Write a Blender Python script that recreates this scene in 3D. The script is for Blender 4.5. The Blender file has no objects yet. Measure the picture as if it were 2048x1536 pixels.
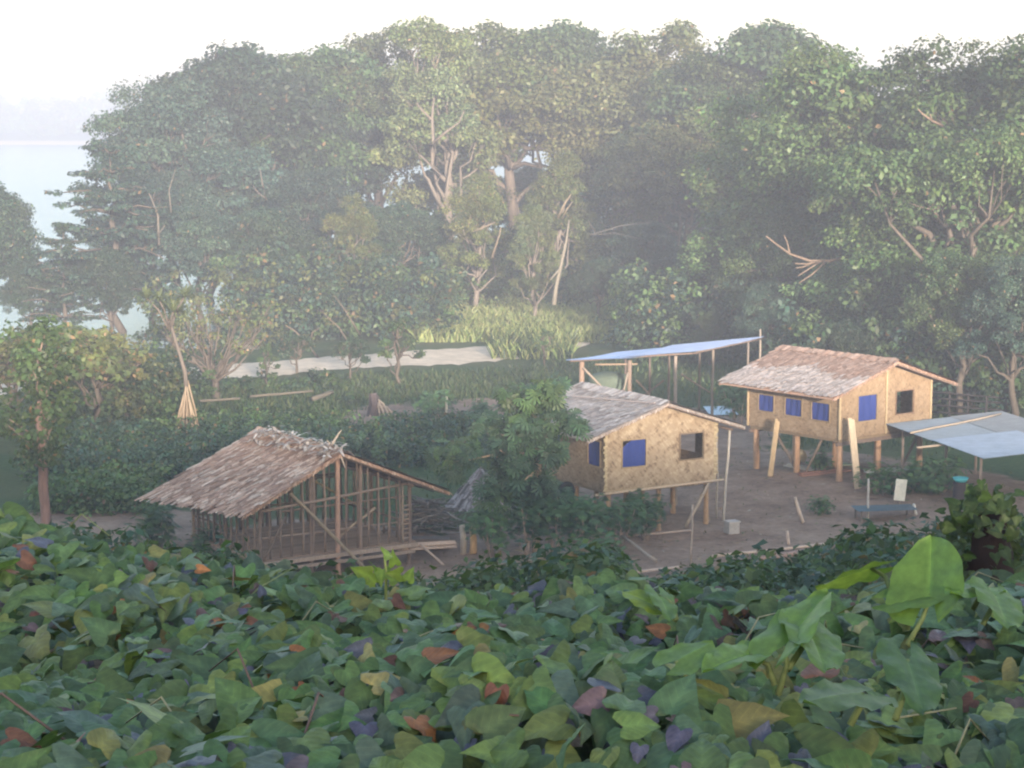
import bpy, math, random
import numpy as np
from mathutils import Vector, Matrix

R = math.radians
rng = np.random.default_rng(7)
random.seed(7)
scn = bpy.context.scene
COL = scn.collection

# ------------------------------------------------------------------ camera
F = 4200.0; CX, CY = 1024.0, 768.0; HC = 15.0
PITCH = math.atan(543.0 / F)
cp, sp = math.cos(PITCH), math.sin(PITCH)
cam_d = bpy.data.cameras.new('camera'); cam = bpy.data.objects.new('camera', cam_d); COL.objects.link(cam)
cam.location = (0, 0, HC); cam.rotation_euler = (math.pi / 2 - PITCH, 0, 0)
cam_d.sensor_width = 36.0; cam_d.lens = 36.0 * F / 2048.0
cam_d.clip_start = 0.1; cam_d.clip_end = 6000
scn.camera = cam

def ray(X, Y):
    a = (X - CX) / F; v = (CY - Y) / F
    return np.array([a, cp + v * sp, -sp + v * cp])
def PT(X, Y, t):                     # world point at axis depth t on the line of sight
    return ray(X, Y) * t + np.array([0, 0, HC])
def PZ(X, Y, z=None):                # where the line of sight meets height z, or the ground
    d = ray(X, Y)
    if z is None:
        z = 0.0
        for _ in range(6): q = d * ((z - HC) / d[2]); z = float(H(q[0], q[1]))
    t = (z - HC) / d[2]
    return d * t + np.array([0, 0, HC])
def depth(p): return p[1] * cp + (HC - p[2]) * sp

# ------------------------------------------------------------------ helpers
def jc(c, j=.15):
    k = random.uniform(1 - j, 1 + j); return tuple(x * k for x in c)
class MB:
    def __init__(s): s.v = []; s.f = []; s.c = []; s.col = (1, 1, 1)
    def add(s, vs, fs, col=None):
        o = len(s.v); s.v += [tuple(map(float, p)) for p in vs]; s.f += [tuple(i + o for i in f) for f in fs]
        s.c += [col or s.col] * len(vs)
    def box(s, c, size, rot=None, col=None):
        hx, hy, hz = size[0] / 2, size[1] / 2, size[2] / 2
        P = [Vector((x, y, z)) for x in (-hx, hx) for y in (-hy, hy) for z in (-hz, hz)]
        if rot is not None: P = [rot @ p for p in P]
        P = [p + Vector(c) for p in P]
        s.add(P, [(0, 1, 3, 2), (4, 6, 7, 5), (0, 4, 5, 1), (2, 3, 7, 6), (0, 2, 6, 4), (1, 5, 7, 3)], col)
    def tube(s, pts, rad, n=6, col=None, wob=0.0):
        pts = [Vector(p) for p in pts]
        if not hasattr(rad, '__len__'): rad = [rad] * len(pts)
        vs = []; fs = []
        for i, p in enumerate(pts):
            d = (pts[min(i + 1, len(pts) - 1)] - pts[max(i - 1, 0)]).normalized()
            a = d.orthogonal().normalized() if abs(d.z) > .95 else d.cross(Vector((0, 0, 1))).normalized()
            if abs(d.z) > .95: a = (Vector((1, 0, 0)) - d * d.x).normalized()
            b = d.cross(a)
            for k in range(n):
                t = 2 * math.pi * k / n
                r = rad[i] * (1 + wob * random.uniform(-1, 1))
                vs.append(p + a * math.cos(t) * r + b * math.sin(t) * r)
        for i in range(len(pts) - 1):
            for k in range(n):
                k2 = (k + 1) % n
                fs.append((i * n + k, i * n + k2, (i + 1) * n + k2, (i + 1) * n + k))
        fs.append(tuple(reversed(range(n)))); fs.append(tuple((len(pts) - 1) * n + k for k in range(n)))
        s.add(vs, fs, col)
    def pole(s, a, b, r, n=6, bend=.02, col=None):       # a slightly crooked round pole
        a = Vector(a); b = Vector(b); L = (b - a).length; q = 5
        pts = []
        for i in range(q):
            t = i / (q - 1); k = bend * L * math.sin(math.pi * t) * .5
            pts.append(a.lerp(b, t) + Vector((random.uniform(-k, k), random.uniform(-k, k), random.uniform(-k, k) * .3)))
        s.tube(pts, [r * (1.08 - .16 * i / (q - 1)) for i in range(q)], n, col, .06)
    def mesh(s, name, mat, smooth=False):
        me = bpy.data.meshes.new(name); me.from_pydata(s.v, [], s.f)
        ca = me.color_attributes.new('Col', 'FLOAT_COLOR', 'POINT')
        ca.data.foreach_set('color', np.concatenate([np.array(s.c, dtype=np.float32).reshape(-1, 3), np.ones((len(s.v), 1), np.float32)], 1).ravel())
        me.materials.append(mat)
        if smooth: me.polygons.foreach_set('use_smooth', [True] * len(me.polygons))
        me.update(); return me
    def build(s, name, mat, parent=None, smooth=False):
        return link(name, s.mesh(name, mat, smooth), parent)

def link(name, me, parent=None):
    o = bpy.data.objects.new(name, me); COL.objects.link(o)
    if parent: o.parent = parent
    return o
def tag(o, label=None, cat=None, group=None, kind=None):
    if label: o['label'] = label
    if cat: o['category'] = cat
    if group: o['group'] = group
    if kind: o['kind'] = kind
    return o
def thing(name, label, cat, loc=(0, 0, 0), rz=0, group=None, sc=1.0):
    o = bpy.data.objects.new(name, None); COL.objects.link(o); o.empty_display_size = .3
    o.location = tuple(map(float, loc)); o.rotation_euler = (0, 0, rz)
    o.scale = (sc, sc, sc) if not hasattr(sc, '__len__') else sc
    return tag(o, label, cat, group)

def np_mesh(name, V, Fc, C, mat, smooth=False, loc=None):          # uniform k-gons
    me = bpy.data.meshes.new(name); n, k = Fc.shape
    me.vertices.add(len(V)); me.vertices.foreach_set('co', V.astype(np.float32).ravel())
    me.loops.add(n * k); me.loops.foreach_set('vertex_index', Fc.astype(np.int32).ravel())
    me.polygons.add(n); me.polygons.foreach_set('loop_start', np.arange(0, n * k, k, dtype=np.int32))
    try: me.polygons.foreach_set('loop_total', np.full(n, k, np.int32))
    except Exception: pass
    if smooth: me.polygons.foreach_set('use_smooth', np.ones(n, bool))
    me.update(calc_edges=True)
    if C is not None:
        ca = me.color_attributes.new('Col', 'FLOAT_COLOR', 'POINT')
        ca.data.foreach_set('color', np.concatenate([C, np.ones((len(C), 1))], 1).astype(np.float32).ravel())
    if loc is not None:
        la = me.color_attributes.new('Loc', 'FLOAT_COLOR', 'POINT'); la.data.foreach_set('color', np.concatenate([loc, np.ones((len(loc), 1))], 1).astype(np.float32).ravel())
    me.materials.append(mat); me.validate(); return me

def unit(a): return a / np.maximum(np.linalg.norm(a, axis=-1, keepdims=True), 1e-9)

def leaves(pos, nrm, axis, size, col, tv, tf, shade=None):
    """place one leaf template (tv: m x 3, x along the leaf, z its normal) at every pos"""
    n = len(pos); nrm = unit(nrm)
    ax = unit(axis - nrm * (axis * nrm).sum(1, keepdims=True)); by = np.cross(nrm, ax)
    size = np.asarray(size).reshape(n, -1)
    if size.shape[1] == 1: size = np.repeat(size, 3, 1)
    V = (pos[:, None, :] + tv[None, :, 0, None] * ax[:, None, :] * size[:, None, 0:1] + tv[None, :, 1, None] * by[:, None, :] * size[:, None, 1:2]
         + tv[None, :, 2, None] * nrm[:, None, :] * size[:, None, 2:3])
    m = len(tv)
    Fc = (tf[None] + (np.arange(n) * m)[:, None, None]).reshape(-1, tf.shape[1])
    C = np.repeat(col[:, None, :], m, 1)
    if shade is not None: C = C * shade[None, :, None]
    return V.reshape(-1, 3), Fc, C.reshape(-1, 3)

def merge(parts):
    V = []; Fc = []; C = []; o = 0
    for v, f, c in parts:
        V.append(v); Fc.append(f + o); C.append(c); o += len(v)
    return np.concatenate(V), np.concatenate(Fc), np.concatenate(C)

# ------------------------------------------------------------------ materials
def mat(name):
    m = bpy.data.materials.new(name); m.use_nodes = True
    nt = m.node_tree; nt.nodes.clear()
    out = nt.nodes.new('ShaderNodeOutputMaterial')
    return m, nt, out
def node(nt, t, **kw):
    n = nt.nodes.new(t)
    for k, v in kw.items():
        if k in n.inputs: n.inputs[k].default_value = v
        else: setattr(n, k, v)
    return n
def noise(nt, scale, detail=5, rough=.6, vec=None):
    n = node(nt, 'ShaderNodeTexNoise', Scale=scale, Detail=detail, Roughness=rough)
    if vec is not None: nt.links.new(vec, n.inputs['Vector'])
    return n
def ramp(nt, fac, stops):
    r = nt.nodes.new('ShaderNodeValToRGB'); nt.links.new(fac, r.inputs[0])
    el = r.color_ramp.elements
    while len(el) < len(stops): el.new(.5)
    for e, (p, c) in zip(el, stops): e.position = p; e.color = (*c, 1)
    return r.outputs[0]
def mixc(nt, fac, a, b, mode='MIX'):
    m = nt.nodes.new('ShaderNodeMix'); m.data_type = 'RGBA'; m.blend_type = mode
    for s, val in ((0, fac), (6, a), (7, b)):
        if hasattr(val, 'is_output'): nt.links.new(val, m.inputs[s])
        else: m.inputs[s].default_value = val if not hasattr(val, '__len__') else (*val, 1)[:4]
    return m.outputs[2]
def bump(nt, h, strength=.4, dist=.05):
    b = node(nt, 'ShaderNodeBump', Strength=strength, Distance=dist); nt.links.new(h, b.inputs['Height']); return b.outputs[0]

def leaf_material(name, trans=.3, rough=.5, objvar=.25, spec=.35, detail=0, veins=False):
    m, nt, out = mat(name)
    at = node(nt, 'ShaderNodeAttribute', attribute_name='Col')
    c = at.outputs['Color']
    if objvar:
        oi = nt.nodes.new('ShaderNodeObjectInfo')
        mr = node(nt, 'ShaderNodeMapRange'); mr.inputs['To Min'].default_value = 1 - objvar; mr.inputs['To Max'].default_value = 1 + objvar
        nt.links.new(oi.outputs['Random'], mr.inputs['Value'])
        hs = node(nt, 'ShaderNodeHueSaturation'); nt.links.new(mr.outputs[0], hs.inputs['Value']); nt.links.new(c, hs.inputs['Color']); c = hs.outputs[0]
    if detail:
        g = node(nt, 'ShaderNodeNewGeometry'); nz = noise(nt, detail, 4, .65, g.outputs['Position'])
        c = mixc(nt, .55, c, ramp(nt, nz.outputs[0], [(.3, (.55, .55, .55)), (.7, (1.4, 1.35, 1.2))]), 'MULTIPLY')
    hb = None
    if veins:                        # pinnate side veins and blotches, in each leaf's own coordinates
        la = node(nt, 'ShaderNodeAttribute', attribute_name='Loc'); sx = nt.nodes.new('ShaderNodeSeparateColor'); nt.links.new(la.outputs['Color'], sx.inputs[0])
        def mth(op, a, b=None, c=None):
            n = node(nt, 'ShaderNodeMath', operation=op)
            for i, q in enumerate((a, b, c)):
                if q is None: continue
                if hasattr(q, 'is_output'): nt.links.new(q, n.inputs[i])
                else: n.inputs[i].default_value = q
            return n.outputs[0]
        ay = mth('ABSOLUTE', mth('SUBTRACT', sx.outputs[1], .5))
        st = mth('FRACT', mth('SUBTRACT', mth('MULTIPLY', sx.outputs[0], 9.0), mth('MULTIPLY', ay, 11.0)))
        hb = mth('ABSOLUTE', mth('SUBTRACT', st, .5))
        c = mixc(nt, 1.0, c, ramp(nt, hb, [(0, (.96, .96, .96)), (.42, (1, 1, 1)), (.49, (1.22, 1.2, 1.12))]), 'MULTIPLY')
    p = node(nt, 'ShaderNodeBsdfPrincipled', Roughness=rough); nt.links.new(c, p.inputs['Base Color'])
    if hb is not None: nt.links.new(bump(nt, hb, .25, .004), p.inputs['Normal'])
    p.inputs['Specular IOR Level'].default_value = spec
    t = nt.nodes.new('ShaderNodeBsdfTranslucent')
    nt.links.new(mixc(nt, 1.0, c, (1.25, 1.3, .6), 'MULTIPLY'), t.inputs[0])
    mx = node(nt, 'ShaderNodeMixShader', Fac=trans)
    nt.links.new(p.outputs[0], mx.inputs[1]); nt.links.new(t.outputs[0], mx.inputs[2]); nt.links.new(mx.outputs[0], out.inputs[0])
    return m

def attr_material(name, rough=.85, nscale=8, nstretch=(1, 1, 1), lo=.65, hi=1.35, spec=.15, bstr=.3, metallic=0):
    m, nt, out = mat(name)
    at = node(nt, 'ShaderNodeAttribute', attribute_name='Col')
    tc = nt.nodes.new('ShaderNodeTexCoord'); mp = node(nt, 'ShaderNodeMapping'); mp.inputs['Scale'].default_value = nstretch
    nt.links.new(tc.outputs['Object'], mp.inputs[0])
    nz = noise(nt, nscale, 6, .65, mp.outputs[0])
    c = mixc(nt, 1.0, at.outputs['Color'], ramp(nt, nz.outputs[0], [(.28, (lo,) * 3), (.72, (hi,) * 3)]), 'MULTIPLY')
    p = node(nt, 'ShaderNodeBsdfPrincipled', Roughness=rough, Metallic=metallic); nt.links.new(c, p.inputs['Base Color'])
    p.inputs['Specular IOR Level'].default_value = spec
    nt.links.new(bump(nt, nz.outputs[0], bstr, .02), p.inputs['Normal']); nt.links.new(p.outputs[0], out.inputs[0])
    return m

M = {}
M['leaf'] = leaf_material('foliage')
M['crop'] = leaf_material('crop_leaf', objvar=.12)
M['vine'] = leaf_material('vine_leaf', trans=.2, rough=.5, objvar=0, spec=.34, detail=40, veins=True)
M['taro'] = leaf_material('taro_leaf', trans=.38, rough=.45, objvar=.08, spec=.35, detail=30)
M['wood'] = attr_material('pole_wood', nscale=6, nstretch=(6, 6, .8))
M['bark'] = attr_material('bark', nscale=3, nstretch=(3, 3, .6), bstr=.6)
M['thatch'] = attr_material('thatch', rough=.9, nscale=14, lo=.7, hi=1.25)
M['plain'] = attr_material('weathered', nscale=9, lo=.8, hi=1.15)
M['iron'] = attr_material('corrugated_iron', rough=.38, nscale=1.6, nstretch=(1, 3, 1), lo=.75, hi=1.1, spec=.6, bstr=.05, metallic=.55)
M['cloth'] = attr_material('curtain_cloth', nscale=20, lo=.85, hi=1.1, bstr=.1)

# woven split-palm wall panels: patches of strips running across each other
def wall_material(name, base, dark, light, scale=5.0):
    m, nt, out = mat(name)
    tc = nt.nodes.new('ShaderNodeTexCoord')
    mp = node(nt, 'ShaderNodeMapping'); mp.inputs['Rotation'].default_value = (R(12), R(38), R(20)); nt.links.new(tc.outputs['Object'], mp.inputs[0])
    v1 = node(nt, 'ShaderNodeTexVoronoi', Scale=scale); v1.inputs['Randomness'].default_value = .9
    mp2 = node(nt, 'ShaderNodeMapping'); mp2.inputs['Scale'].default_value = (1, 1, 2.2); nt.links.new(mp.outputs[0], mp2.inputs[0]); nt.links.new(mp2.outputs[0], v1.inputs['Vector'])
    v2 = node(nt, 'ShaderNodeTexVoronoi', Scale=scale * 1.7); mp3 = node(nt, 'ShaderNodeMapping'); mp3.inputs['Scale'].default_value = (2.4, 1, .8); nt.links.new(mp.outputs[0], mp3.inputs[0]); nt.links.new(mp3.outputs[0], v2.inputs['Vector'])
    s1 = nt.nodes.new('ShaderNodeSeparateColor'); nt.links.new(v1.outputs['Color'], s1.inputs[0])
    s2 = nt.nodes.new('ShaderNodeSeparateColor'); nt.links.new(v2.outputs['Color'], s2.inputs[0])
    av = node(nt, 'ShaderNodeMath', operation='ADD'); nt.links.new(s1.outputs[0], av.inputs[0]); nt.links.new(s2.outputs[1], av.inputs[1])
    hv = node(nt, 'ShaderNodeMath', operation='MULTIPLY'); nt.links.new(av.outputs[0], hv.inputs[0]); hv.inputs[1].default_value = .5
    c = ramp(nt, hv.outputs[0], [(.12, dark), (.42, base), (.62, base), (.9, light)])
    nz = noise(nt, 1.1, 4, .6, tc.outputs['Object'])
    c = mixc(nt, .7, c, ramp(nt, nz.outputs[0], [(.3, (.74, .68, .62)), (.7, (1.12, 1.1, 1.06))]), 'MULTIPLY')
    nf = noise(nt, 45, 3, .6, tc.outputs['Object'])
    c = mixc(nt, .5, c, ramp(nt, nf.outputs[0], [(.3, (.75, .75, .75)), (.7, (1.2, 1.2, 1.2))]), 'MULTIPLY')
    p = node(nt, 'ShaderNodeBsdfPrincipled', Roughness=.85); nt.links.new(c, p.inputs['Base Color']); p.inputs['Specular IOR Level'].default_value = .15
    nt.links.new(bump(nt, hv.outputs[0], .5, .03), p.inputs['Normal']); nt.links.new(p.outputs[0], out.inputs[0])
    return m
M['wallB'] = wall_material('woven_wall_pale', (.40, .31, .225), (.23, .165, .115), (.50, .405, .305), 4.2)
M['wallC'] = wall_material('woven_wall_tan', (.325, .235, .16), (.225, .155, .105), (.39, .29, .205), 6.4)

# ------------------------------------------------------------------ terrain
def sstep(t): t = np.clip(t, 0, 1); return t * t * (3 - 2 * t)
_py = [-400, -120, -60, -30, -8, 0, 4, 7.4, 9, 14, 30, 50, 57, 63, 100, 106, 1500]
_pz = [14.6, 14.6, 14.6, 14.6, 14.2, 13.8, 13.5, 13.02, 12.45, 11.0, 6.5, 1.2, .15, 0, 0, -.3, -.3]
def H(x, y):
    x = np.asarray(x, float); y = np.asarray(y, float)
    z = np.interp(y, _py, _pz)
    near = sstep((26 - y) / 18) * sstep((y + 10) / 10)
    z = z + near * (.05 * np.sin(x * 1.7 + y * .6) + .05 * np.sin(x * .9 - y * 1.3 + 1.0)) + near * (.12 * sstep((-x - .3) / 1.5) + .07) * sstep((y - 5) / 2.0)
    mid = sstep((y - 12) / 20) * sstep((100 - y) / 8)
    z = z + mid * (.06 * np.sin(x * .5 + 1) * np.sin(y * .37) + .03 * np.sin(x * 1.3 + y * .9))
    z = z - .35 * np.exp(-(((x + 5.5) / 7) ** 2 + ((y - 66) / 4.5) ** 2))
    z = z + 11 * sstep((y - 175) / 140) * sstep((x - 5) / 45) + 2.5 * sstep((y - 120) / 60) * sstep((x - 14) / 20)
    z = z + .5 * np.exp(-(((x - 14) / 7.5) ** 2 + ((y - 83.5) / 4.8) ** 2) ** 1.5)
    ridge = 16.6 + 12 * sstep((43 - x) / 16) + 5.5 * sstep((x - 54) / 14)  # unseen rise behind the camera, its crest shaped to shade village and left forest
    z = z + ridge * sstep((-y - 14) / 66) * sstep((x + 260) / 120)
    xs = -21 + 90 * sstep((y - 245) / 60) + 1.5 * np.sin(y * .11)
    sd = np.minimum(y - 143 - 1.2 * np.sin(x * .21) - .0 * x, xs - x)
    return np.maximum(np.minimum(z, -1.2 - .12 * sd), -4)

def in_ell(X, Y, c, r, rot=0):
    dx, dy = X - c[0], Y - c[1]
    return 1 - np.sqrt((dx / r[0]) ** 2 + (dy / r[1]) ** 2)
DIRT = []            # bare-earth yards, as world ellipses (centre, radii)
def dirt(X0, X1, Y0, Y1):
    a = PZ(X0, (Y0 + Y1) / 2, 0); b = PZ(X1, (Y0 + Y1) / 2, 0); c = PZ(0, Y0, 0); d = PZ(0, Y1, 0)
    DIRT.append((((a[0] + b[0]) / 2, (c[1] + d[1]) / 2), ((b[0] - a[0]) / 2, (c[1] - d[1]) / 2)))
dirt(1120, 2150, 900, 1180); dirt(820, 1400, 1040, 1220); dirt(-60, 420, 1010, 1130); dirt(690, 880, 795, 860); dirt(880, 1060, 785, 835)
dirt(1100, 1560, 800, 930); dirt(250, 950, 1040, 1220)
def dirt_mask(x, y):
    m = np.full(np.shape(x), -9.0)
    for c, r in DIRT: m = np.maximum(m, in_ell(x, y, c, r) * min(r))
    return m

def ground():
    xs = np.unique(np.concatenate([np.arange(-30, 30.01, .5), np.linspace(-60, 120, 121), np.linspace(-700, 500, 91)]))
    ys = np.unique(np.concatenate([np.arange(1, 12, .3), np.arange(12, 150, .8), np.arange(150, 300, 4), np.linspace(-140, 1, 40), np.linspace(300, 1030, 26)]))
    gx, gy = np.meshgrid(xs, ys); gz = H(gx, gy)
    V = np.stack([gx.ravel(), gy.ravel(), gz.ravel()], 1)
    nx, ny = len(xs), len(ys); i = np.arange(nx * ny).reshape(ny, nx)
    Fc = np.stack([i[:-1, :-1].ravel(), i[:-1, 1:].ravel(), i[1:, 1:].ravel(), i[1:, :-1].ravel()], 1)
    m, nt, out = mat('earth_and_grass')
    at = node(nt, 'ShaderNodeAttribute', attribute_name='Col'); sc = nt.nodes.new('ShaderNodeSeparateColor'); nt.links.new(at.outputs['Color'], sc.inputs[0])
    g = node(nt, 'ShaderNodeNewGeometry')
    n1 = noise(nt, .55, 8, .65, g.outputs['Position']); n2 = noise(nt, 4, 6, .7, g.outputs['Position']); n3 = noise(nt, .16, 3, .5, g.outputs['Position'])
    soil = ramp(nt, n1.outputs[0], [(.25, (.17, .115, .090)), (.5, (.30, .208, .162)), (.75, (.40, .29, .225))])
    soil = mixc(nt, .6, soil, ramp(nt, n2.outputs[0], [(.3, (.6, .6, .6)), (.7, (1.3, 1.28, 1.25))]), 'MULTIPLY')
    grass = ramp(nt, n2.outputs[0], [(.25, (.025, .045, .018)), (.5, (.05, .085, .03)), (.75, (.10, .13, .05))])
    grass = mixc(nt, ramp(nt, n3.outputs[0], [(.45, (0, 0, 0)), (.65, (.6, .6, .6))]), grass, (.13, .12, .06))
    sand = ramp(nt, n2.outputs[0], [(.3, (.42, .36, .28)), (.7, (.60, .53, .43))])
    def thr(src, amt):
        a = node(nt, 'ShaderNodeMath', operation='MULTIPLY_ADD'); nt.links.new(n1.outputs[0], a.inputs[0]); a.inputs[1].default_value = amt
        nt.links.new(src, a.inputs[2])
        b = node(nt, 'ShaderNodeMapRange'); b.inputs['From Min'].default_value = .5 + amt * .5 - .08; b.inputs['From Max'].default_value = .5 + amt * .5 + .08
        nt.links.new(a.outputs[0], b.inputs['Value']); return b.outputs[0]
    c = mixc(nt, thr(sc.outputs[0], 1.2), grass, soil); c = mixc(nt, thr(sc.outputs[1], .5), c, sand)
    p = node(nt, 'ShaderNodeBsdfPrincipled', Roughness=.95); nt.links.new(c, p.inputs['Base Color']); p.inputs['Specular IOR Level'].default_value = .1
    nt.links.new(bump(nt, n2.outputs[0], .8, .12), p.inputs['Normal']); nt.links.new(p.outputs[0], out.inputs[0])
    dm = np.clip(dirt_mask(V[:, 0], V[:, 1]) / 3 + .5, 0, 1)
    dm = np.maximum(dm, (V[:, 1] < 20) * .9)
    xs_ = -21 + 90 * sstep((V[:, 1] - 245) / 60)
    sd = np.minimum(V[:, 1] - 143, xs_ - V[:, 0])
    sm = np.clip((sd + 4) / 4 + .5, 0, 1)
    C = np.stack([dm, sm, np.zeros(len(V))], 1)
    o = link('ground', np_mesh('ground', V, Fc, C, m, True)); tag(o, kind='structure')
ground()

def water():
    m, nt, out = mat('sea_water')
    g = node(nt, 'ShaderNodeNewGeometry'); mp = node(nt, 'ShaderNodeMapping'); mp.inputs['Scale'].default_value = (.35, 1.2, 1); nt.links.new(g.outputs['Position'], mp.inputs[0])
    nz = noise(nt, .8, 5, .6, mp.outputs[0])
    p = node(nt, 'ShaderNodeBsdfPrincipled', Roughness=.22); p.inputs['Base Color'].default_value = (.10, .20, .27, 1); p.inputs['IOR'].default_value = 1.33
    nt.links.new(bump(nt, nz.outputs[0], .25, .1), p.inputs['Normal']); nt.links.new(p.outputs[0], out.inputs[0])
    b = MB(); b.add([(-700, 135, -1.2), (300, 135, -1.2), (300, 1300, -1.2), (-700, 1300, -1.2)], [(0, 1, 2, 3)])
    tag(b.build('sea', m), kind='structure')
water()

def road():
    m, nt, out = mat('coral_gravel')
    g = node(nt, 'ShaderNodeNewGeometry'); n1 = noise(nt, 1.2, 6, .65, g.outputs['Position']); n2 = noise(nt, 9, 4, .7, g.outputs['Position'])
    c = ramp(nt, n1.outputs[0], [(.3, (.50, .39, .29)), (.7, (.78, .62, .48))])
    c = mixc(nt, .5, c, ramp(nt, n2.outputs[0], [(.3, (.75, .75, .75)), (.7, (1.15, 1.15, 1.15))]), 'MULTIPLY')
    p = node(nt, 'ShaderNodeBsdfPrincipled', Roughness=.9); nt.links.new(c, p.inputs['Base Color'])
    nt.links.new(bump(nt, n2.outputs[0], .5, .05), p.inputs['Normal']); nt.links.new(p.outputs[0], out.inputs[0])
    E = [(-120, 778, 800), (0, 766, 790), (130, 752, 777), (260, 744, 769), (440, 731, 757), (560, 722, 751), (640, 715, 741), (740, 708, 734), (830, 702, 732), (910, 697, 729), (1003, 690, 721), (1100, 684, 706), (1180, 676, 690)]
    Xs = np.linspace(-120, 1180, 90); up = np.interp(Xs, [e[0] for e in E], [e[1] for e in E]); lo = np.interp(Xs, [e[0] for e in E], [e[2] for e in E])
    vs = []; fs = []; k = 7
    for i, X in enumerate(Xs):
        a = PZ(X, up[i] + random.uniform(-1.2, 1.2), -.27); b = PZ(X, lo[i] + random.uniform(-2, 2), -.27)
        for j in range(k):
            q = a + (b - a) * j / (k - 1); q[2] = H(q[0], q[1]) + .035 + .02 * math.sin(math.pi * j / (k - 1)); vs.append(q)
    for i in range(len(Xs) - 1):
        for j in range(k - 1): fs.append((i * k + j, i * k + j + 1, (i + 1) * k + j + 1, (i + 1) * k + j))
    b = MB(); b.add(vs, fs); tag(b.build('road', m, smooth=True), kind='structure')
road()

def far_shore():
    m, nt, out = mat('far_land')
    g = node(nt, 'ShaderNodeNewGeometry'); s = nt.nodes.new('ShaderNodeSeparateXYZ'); nt.links.new(g.outputs['Position'], s.inputs[0])
    n1 = noise(nt, .05, 4, .6, g.outputs['Position'])
    mr = node(nt, 'ShaderNodeMapRange'); mr.inputs['From Min'].default_value = .3; mr.inputs['From Max'].default_value = .9; nt.links.new(s.outputs[2], mr.inputs['Value'])
    c = mixc(nt, mr.outputs[0], (.55, .40, .27), (.09, .12, .04))
    p = node(nt, 'ShaderNodeBsdfPrincipled', Roughness=.95); nt.links.new(c, p.inputs['Base Color']); nt.links.new(p.outputs[0], out.inputs[0])
    xs = np.linspace(-650, 280, 60); ys = np.array([1060, 1072, 1084, 1100, 1140, 1200, 1290.])
    gx, gy = np.meshgrid(xs, ys); gz = np.interp(gy, [1060, 1072, 1084, 1140, 1290], [-2, -.2, .8, 3, 8]) + .4 * np.sin(gx * .05)
    V = np.stack([gx.ravel(), gy.ravel() + 6 * np.sin(gx.ravel() * .02), gz.ravel()], 1)
    nx, ny = len(xs), len(ys); i = np.arange(nx * ny).reshape(ny, nx)
    Fc = np.stack([i[:-1, :-1].ravel(), i[:-1, 1:].ravel(), i[1:, 1:].ravel(), i[1:, :-1].ravel()], 1)
    tag(link('far_shore', np_mesh('far_shore', V, Fc, None, m, True)), kind='structure')
far_shore()

# ------------------------------------------------------------------ foliage
TV4 = np.array([(-.5, 0, 0), (.05, .30, .08), (.5, 0, -.06), (.05, -.30, .08)]); TF4 = np.array([(0, 3, 2, 1)])
GREENS = {'dark': np.array((.036, .064, .034)), 'mid': np.array((.062, .098, .036)), 'olive': np.array((.098, .112, .042)), 'pale': np.array((.115, .138, .062)), 'fresh': np.array((.080, .132, .048)), 'dry': np.array((.20, .13, .07)), 'blue': np.array((.042, .078, .056))}

def puff(c, r, n, size, base, flat=.7, up=.5, jit=.28, dry=.03, aim=None):
    """a tuft of n leaves filling an ellipsoid at c"""
    d = unit(rng.normal(size=(n, 3))); rad = rng.random(n) ** .45
    off = d * rad[:, None] * np.array([r, r, r * flat])
    pos = np.asarray(c) + off
    nrm = unit(d * .55 + np.array([0, 0, up]) + rng.normal(size=(n, 3)) * .45)
    ax = unit(d * np.array([1, 1, .4]) + rng.normal(size=(n, 3)) * .5 + np.array([0, 0, -.25]))
    s = size * rng.uniform(.65, 1.3, n)
    col = base[None] * rng.uniform(1 - jit, 1 + jit, (n, 1)) * (1 + rng.normal(size=(n, 3)) * .06)
    k = rng.random(n) < dry; col[k] = GREENS['dry'] * rng.uniform(.7, 1.2, (k.sum(), 1))
    return leaves(pos, nrm, ax, s, np.clip(col, .004, .9), TV4, TF4)

def limb(mb, a, b, r0, r1, sag=0.0, n=5, col=(.2, .16, .12), q=5, wig=.06):
    a = np.asarray(a, float); b = np.asarray(b, float); L = np.linalg.norm(b - a); pts = []
    w = rng.normal(size=(q, 3)) * L * wig; w[0] = w[-1] = 0
    for i in range(q):
        t = i / (q - 1); p = a + (b - a) * t + w[i] * math.sin(math.pi * t); p[2] += sag * L * math.sin(math.pi * t); pts.append(p)
    mb.tube(pts, [r0 + (r1 - r0) * i / (q - 1) for i in range(q)], n, col, .08)
    return pts

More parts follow.
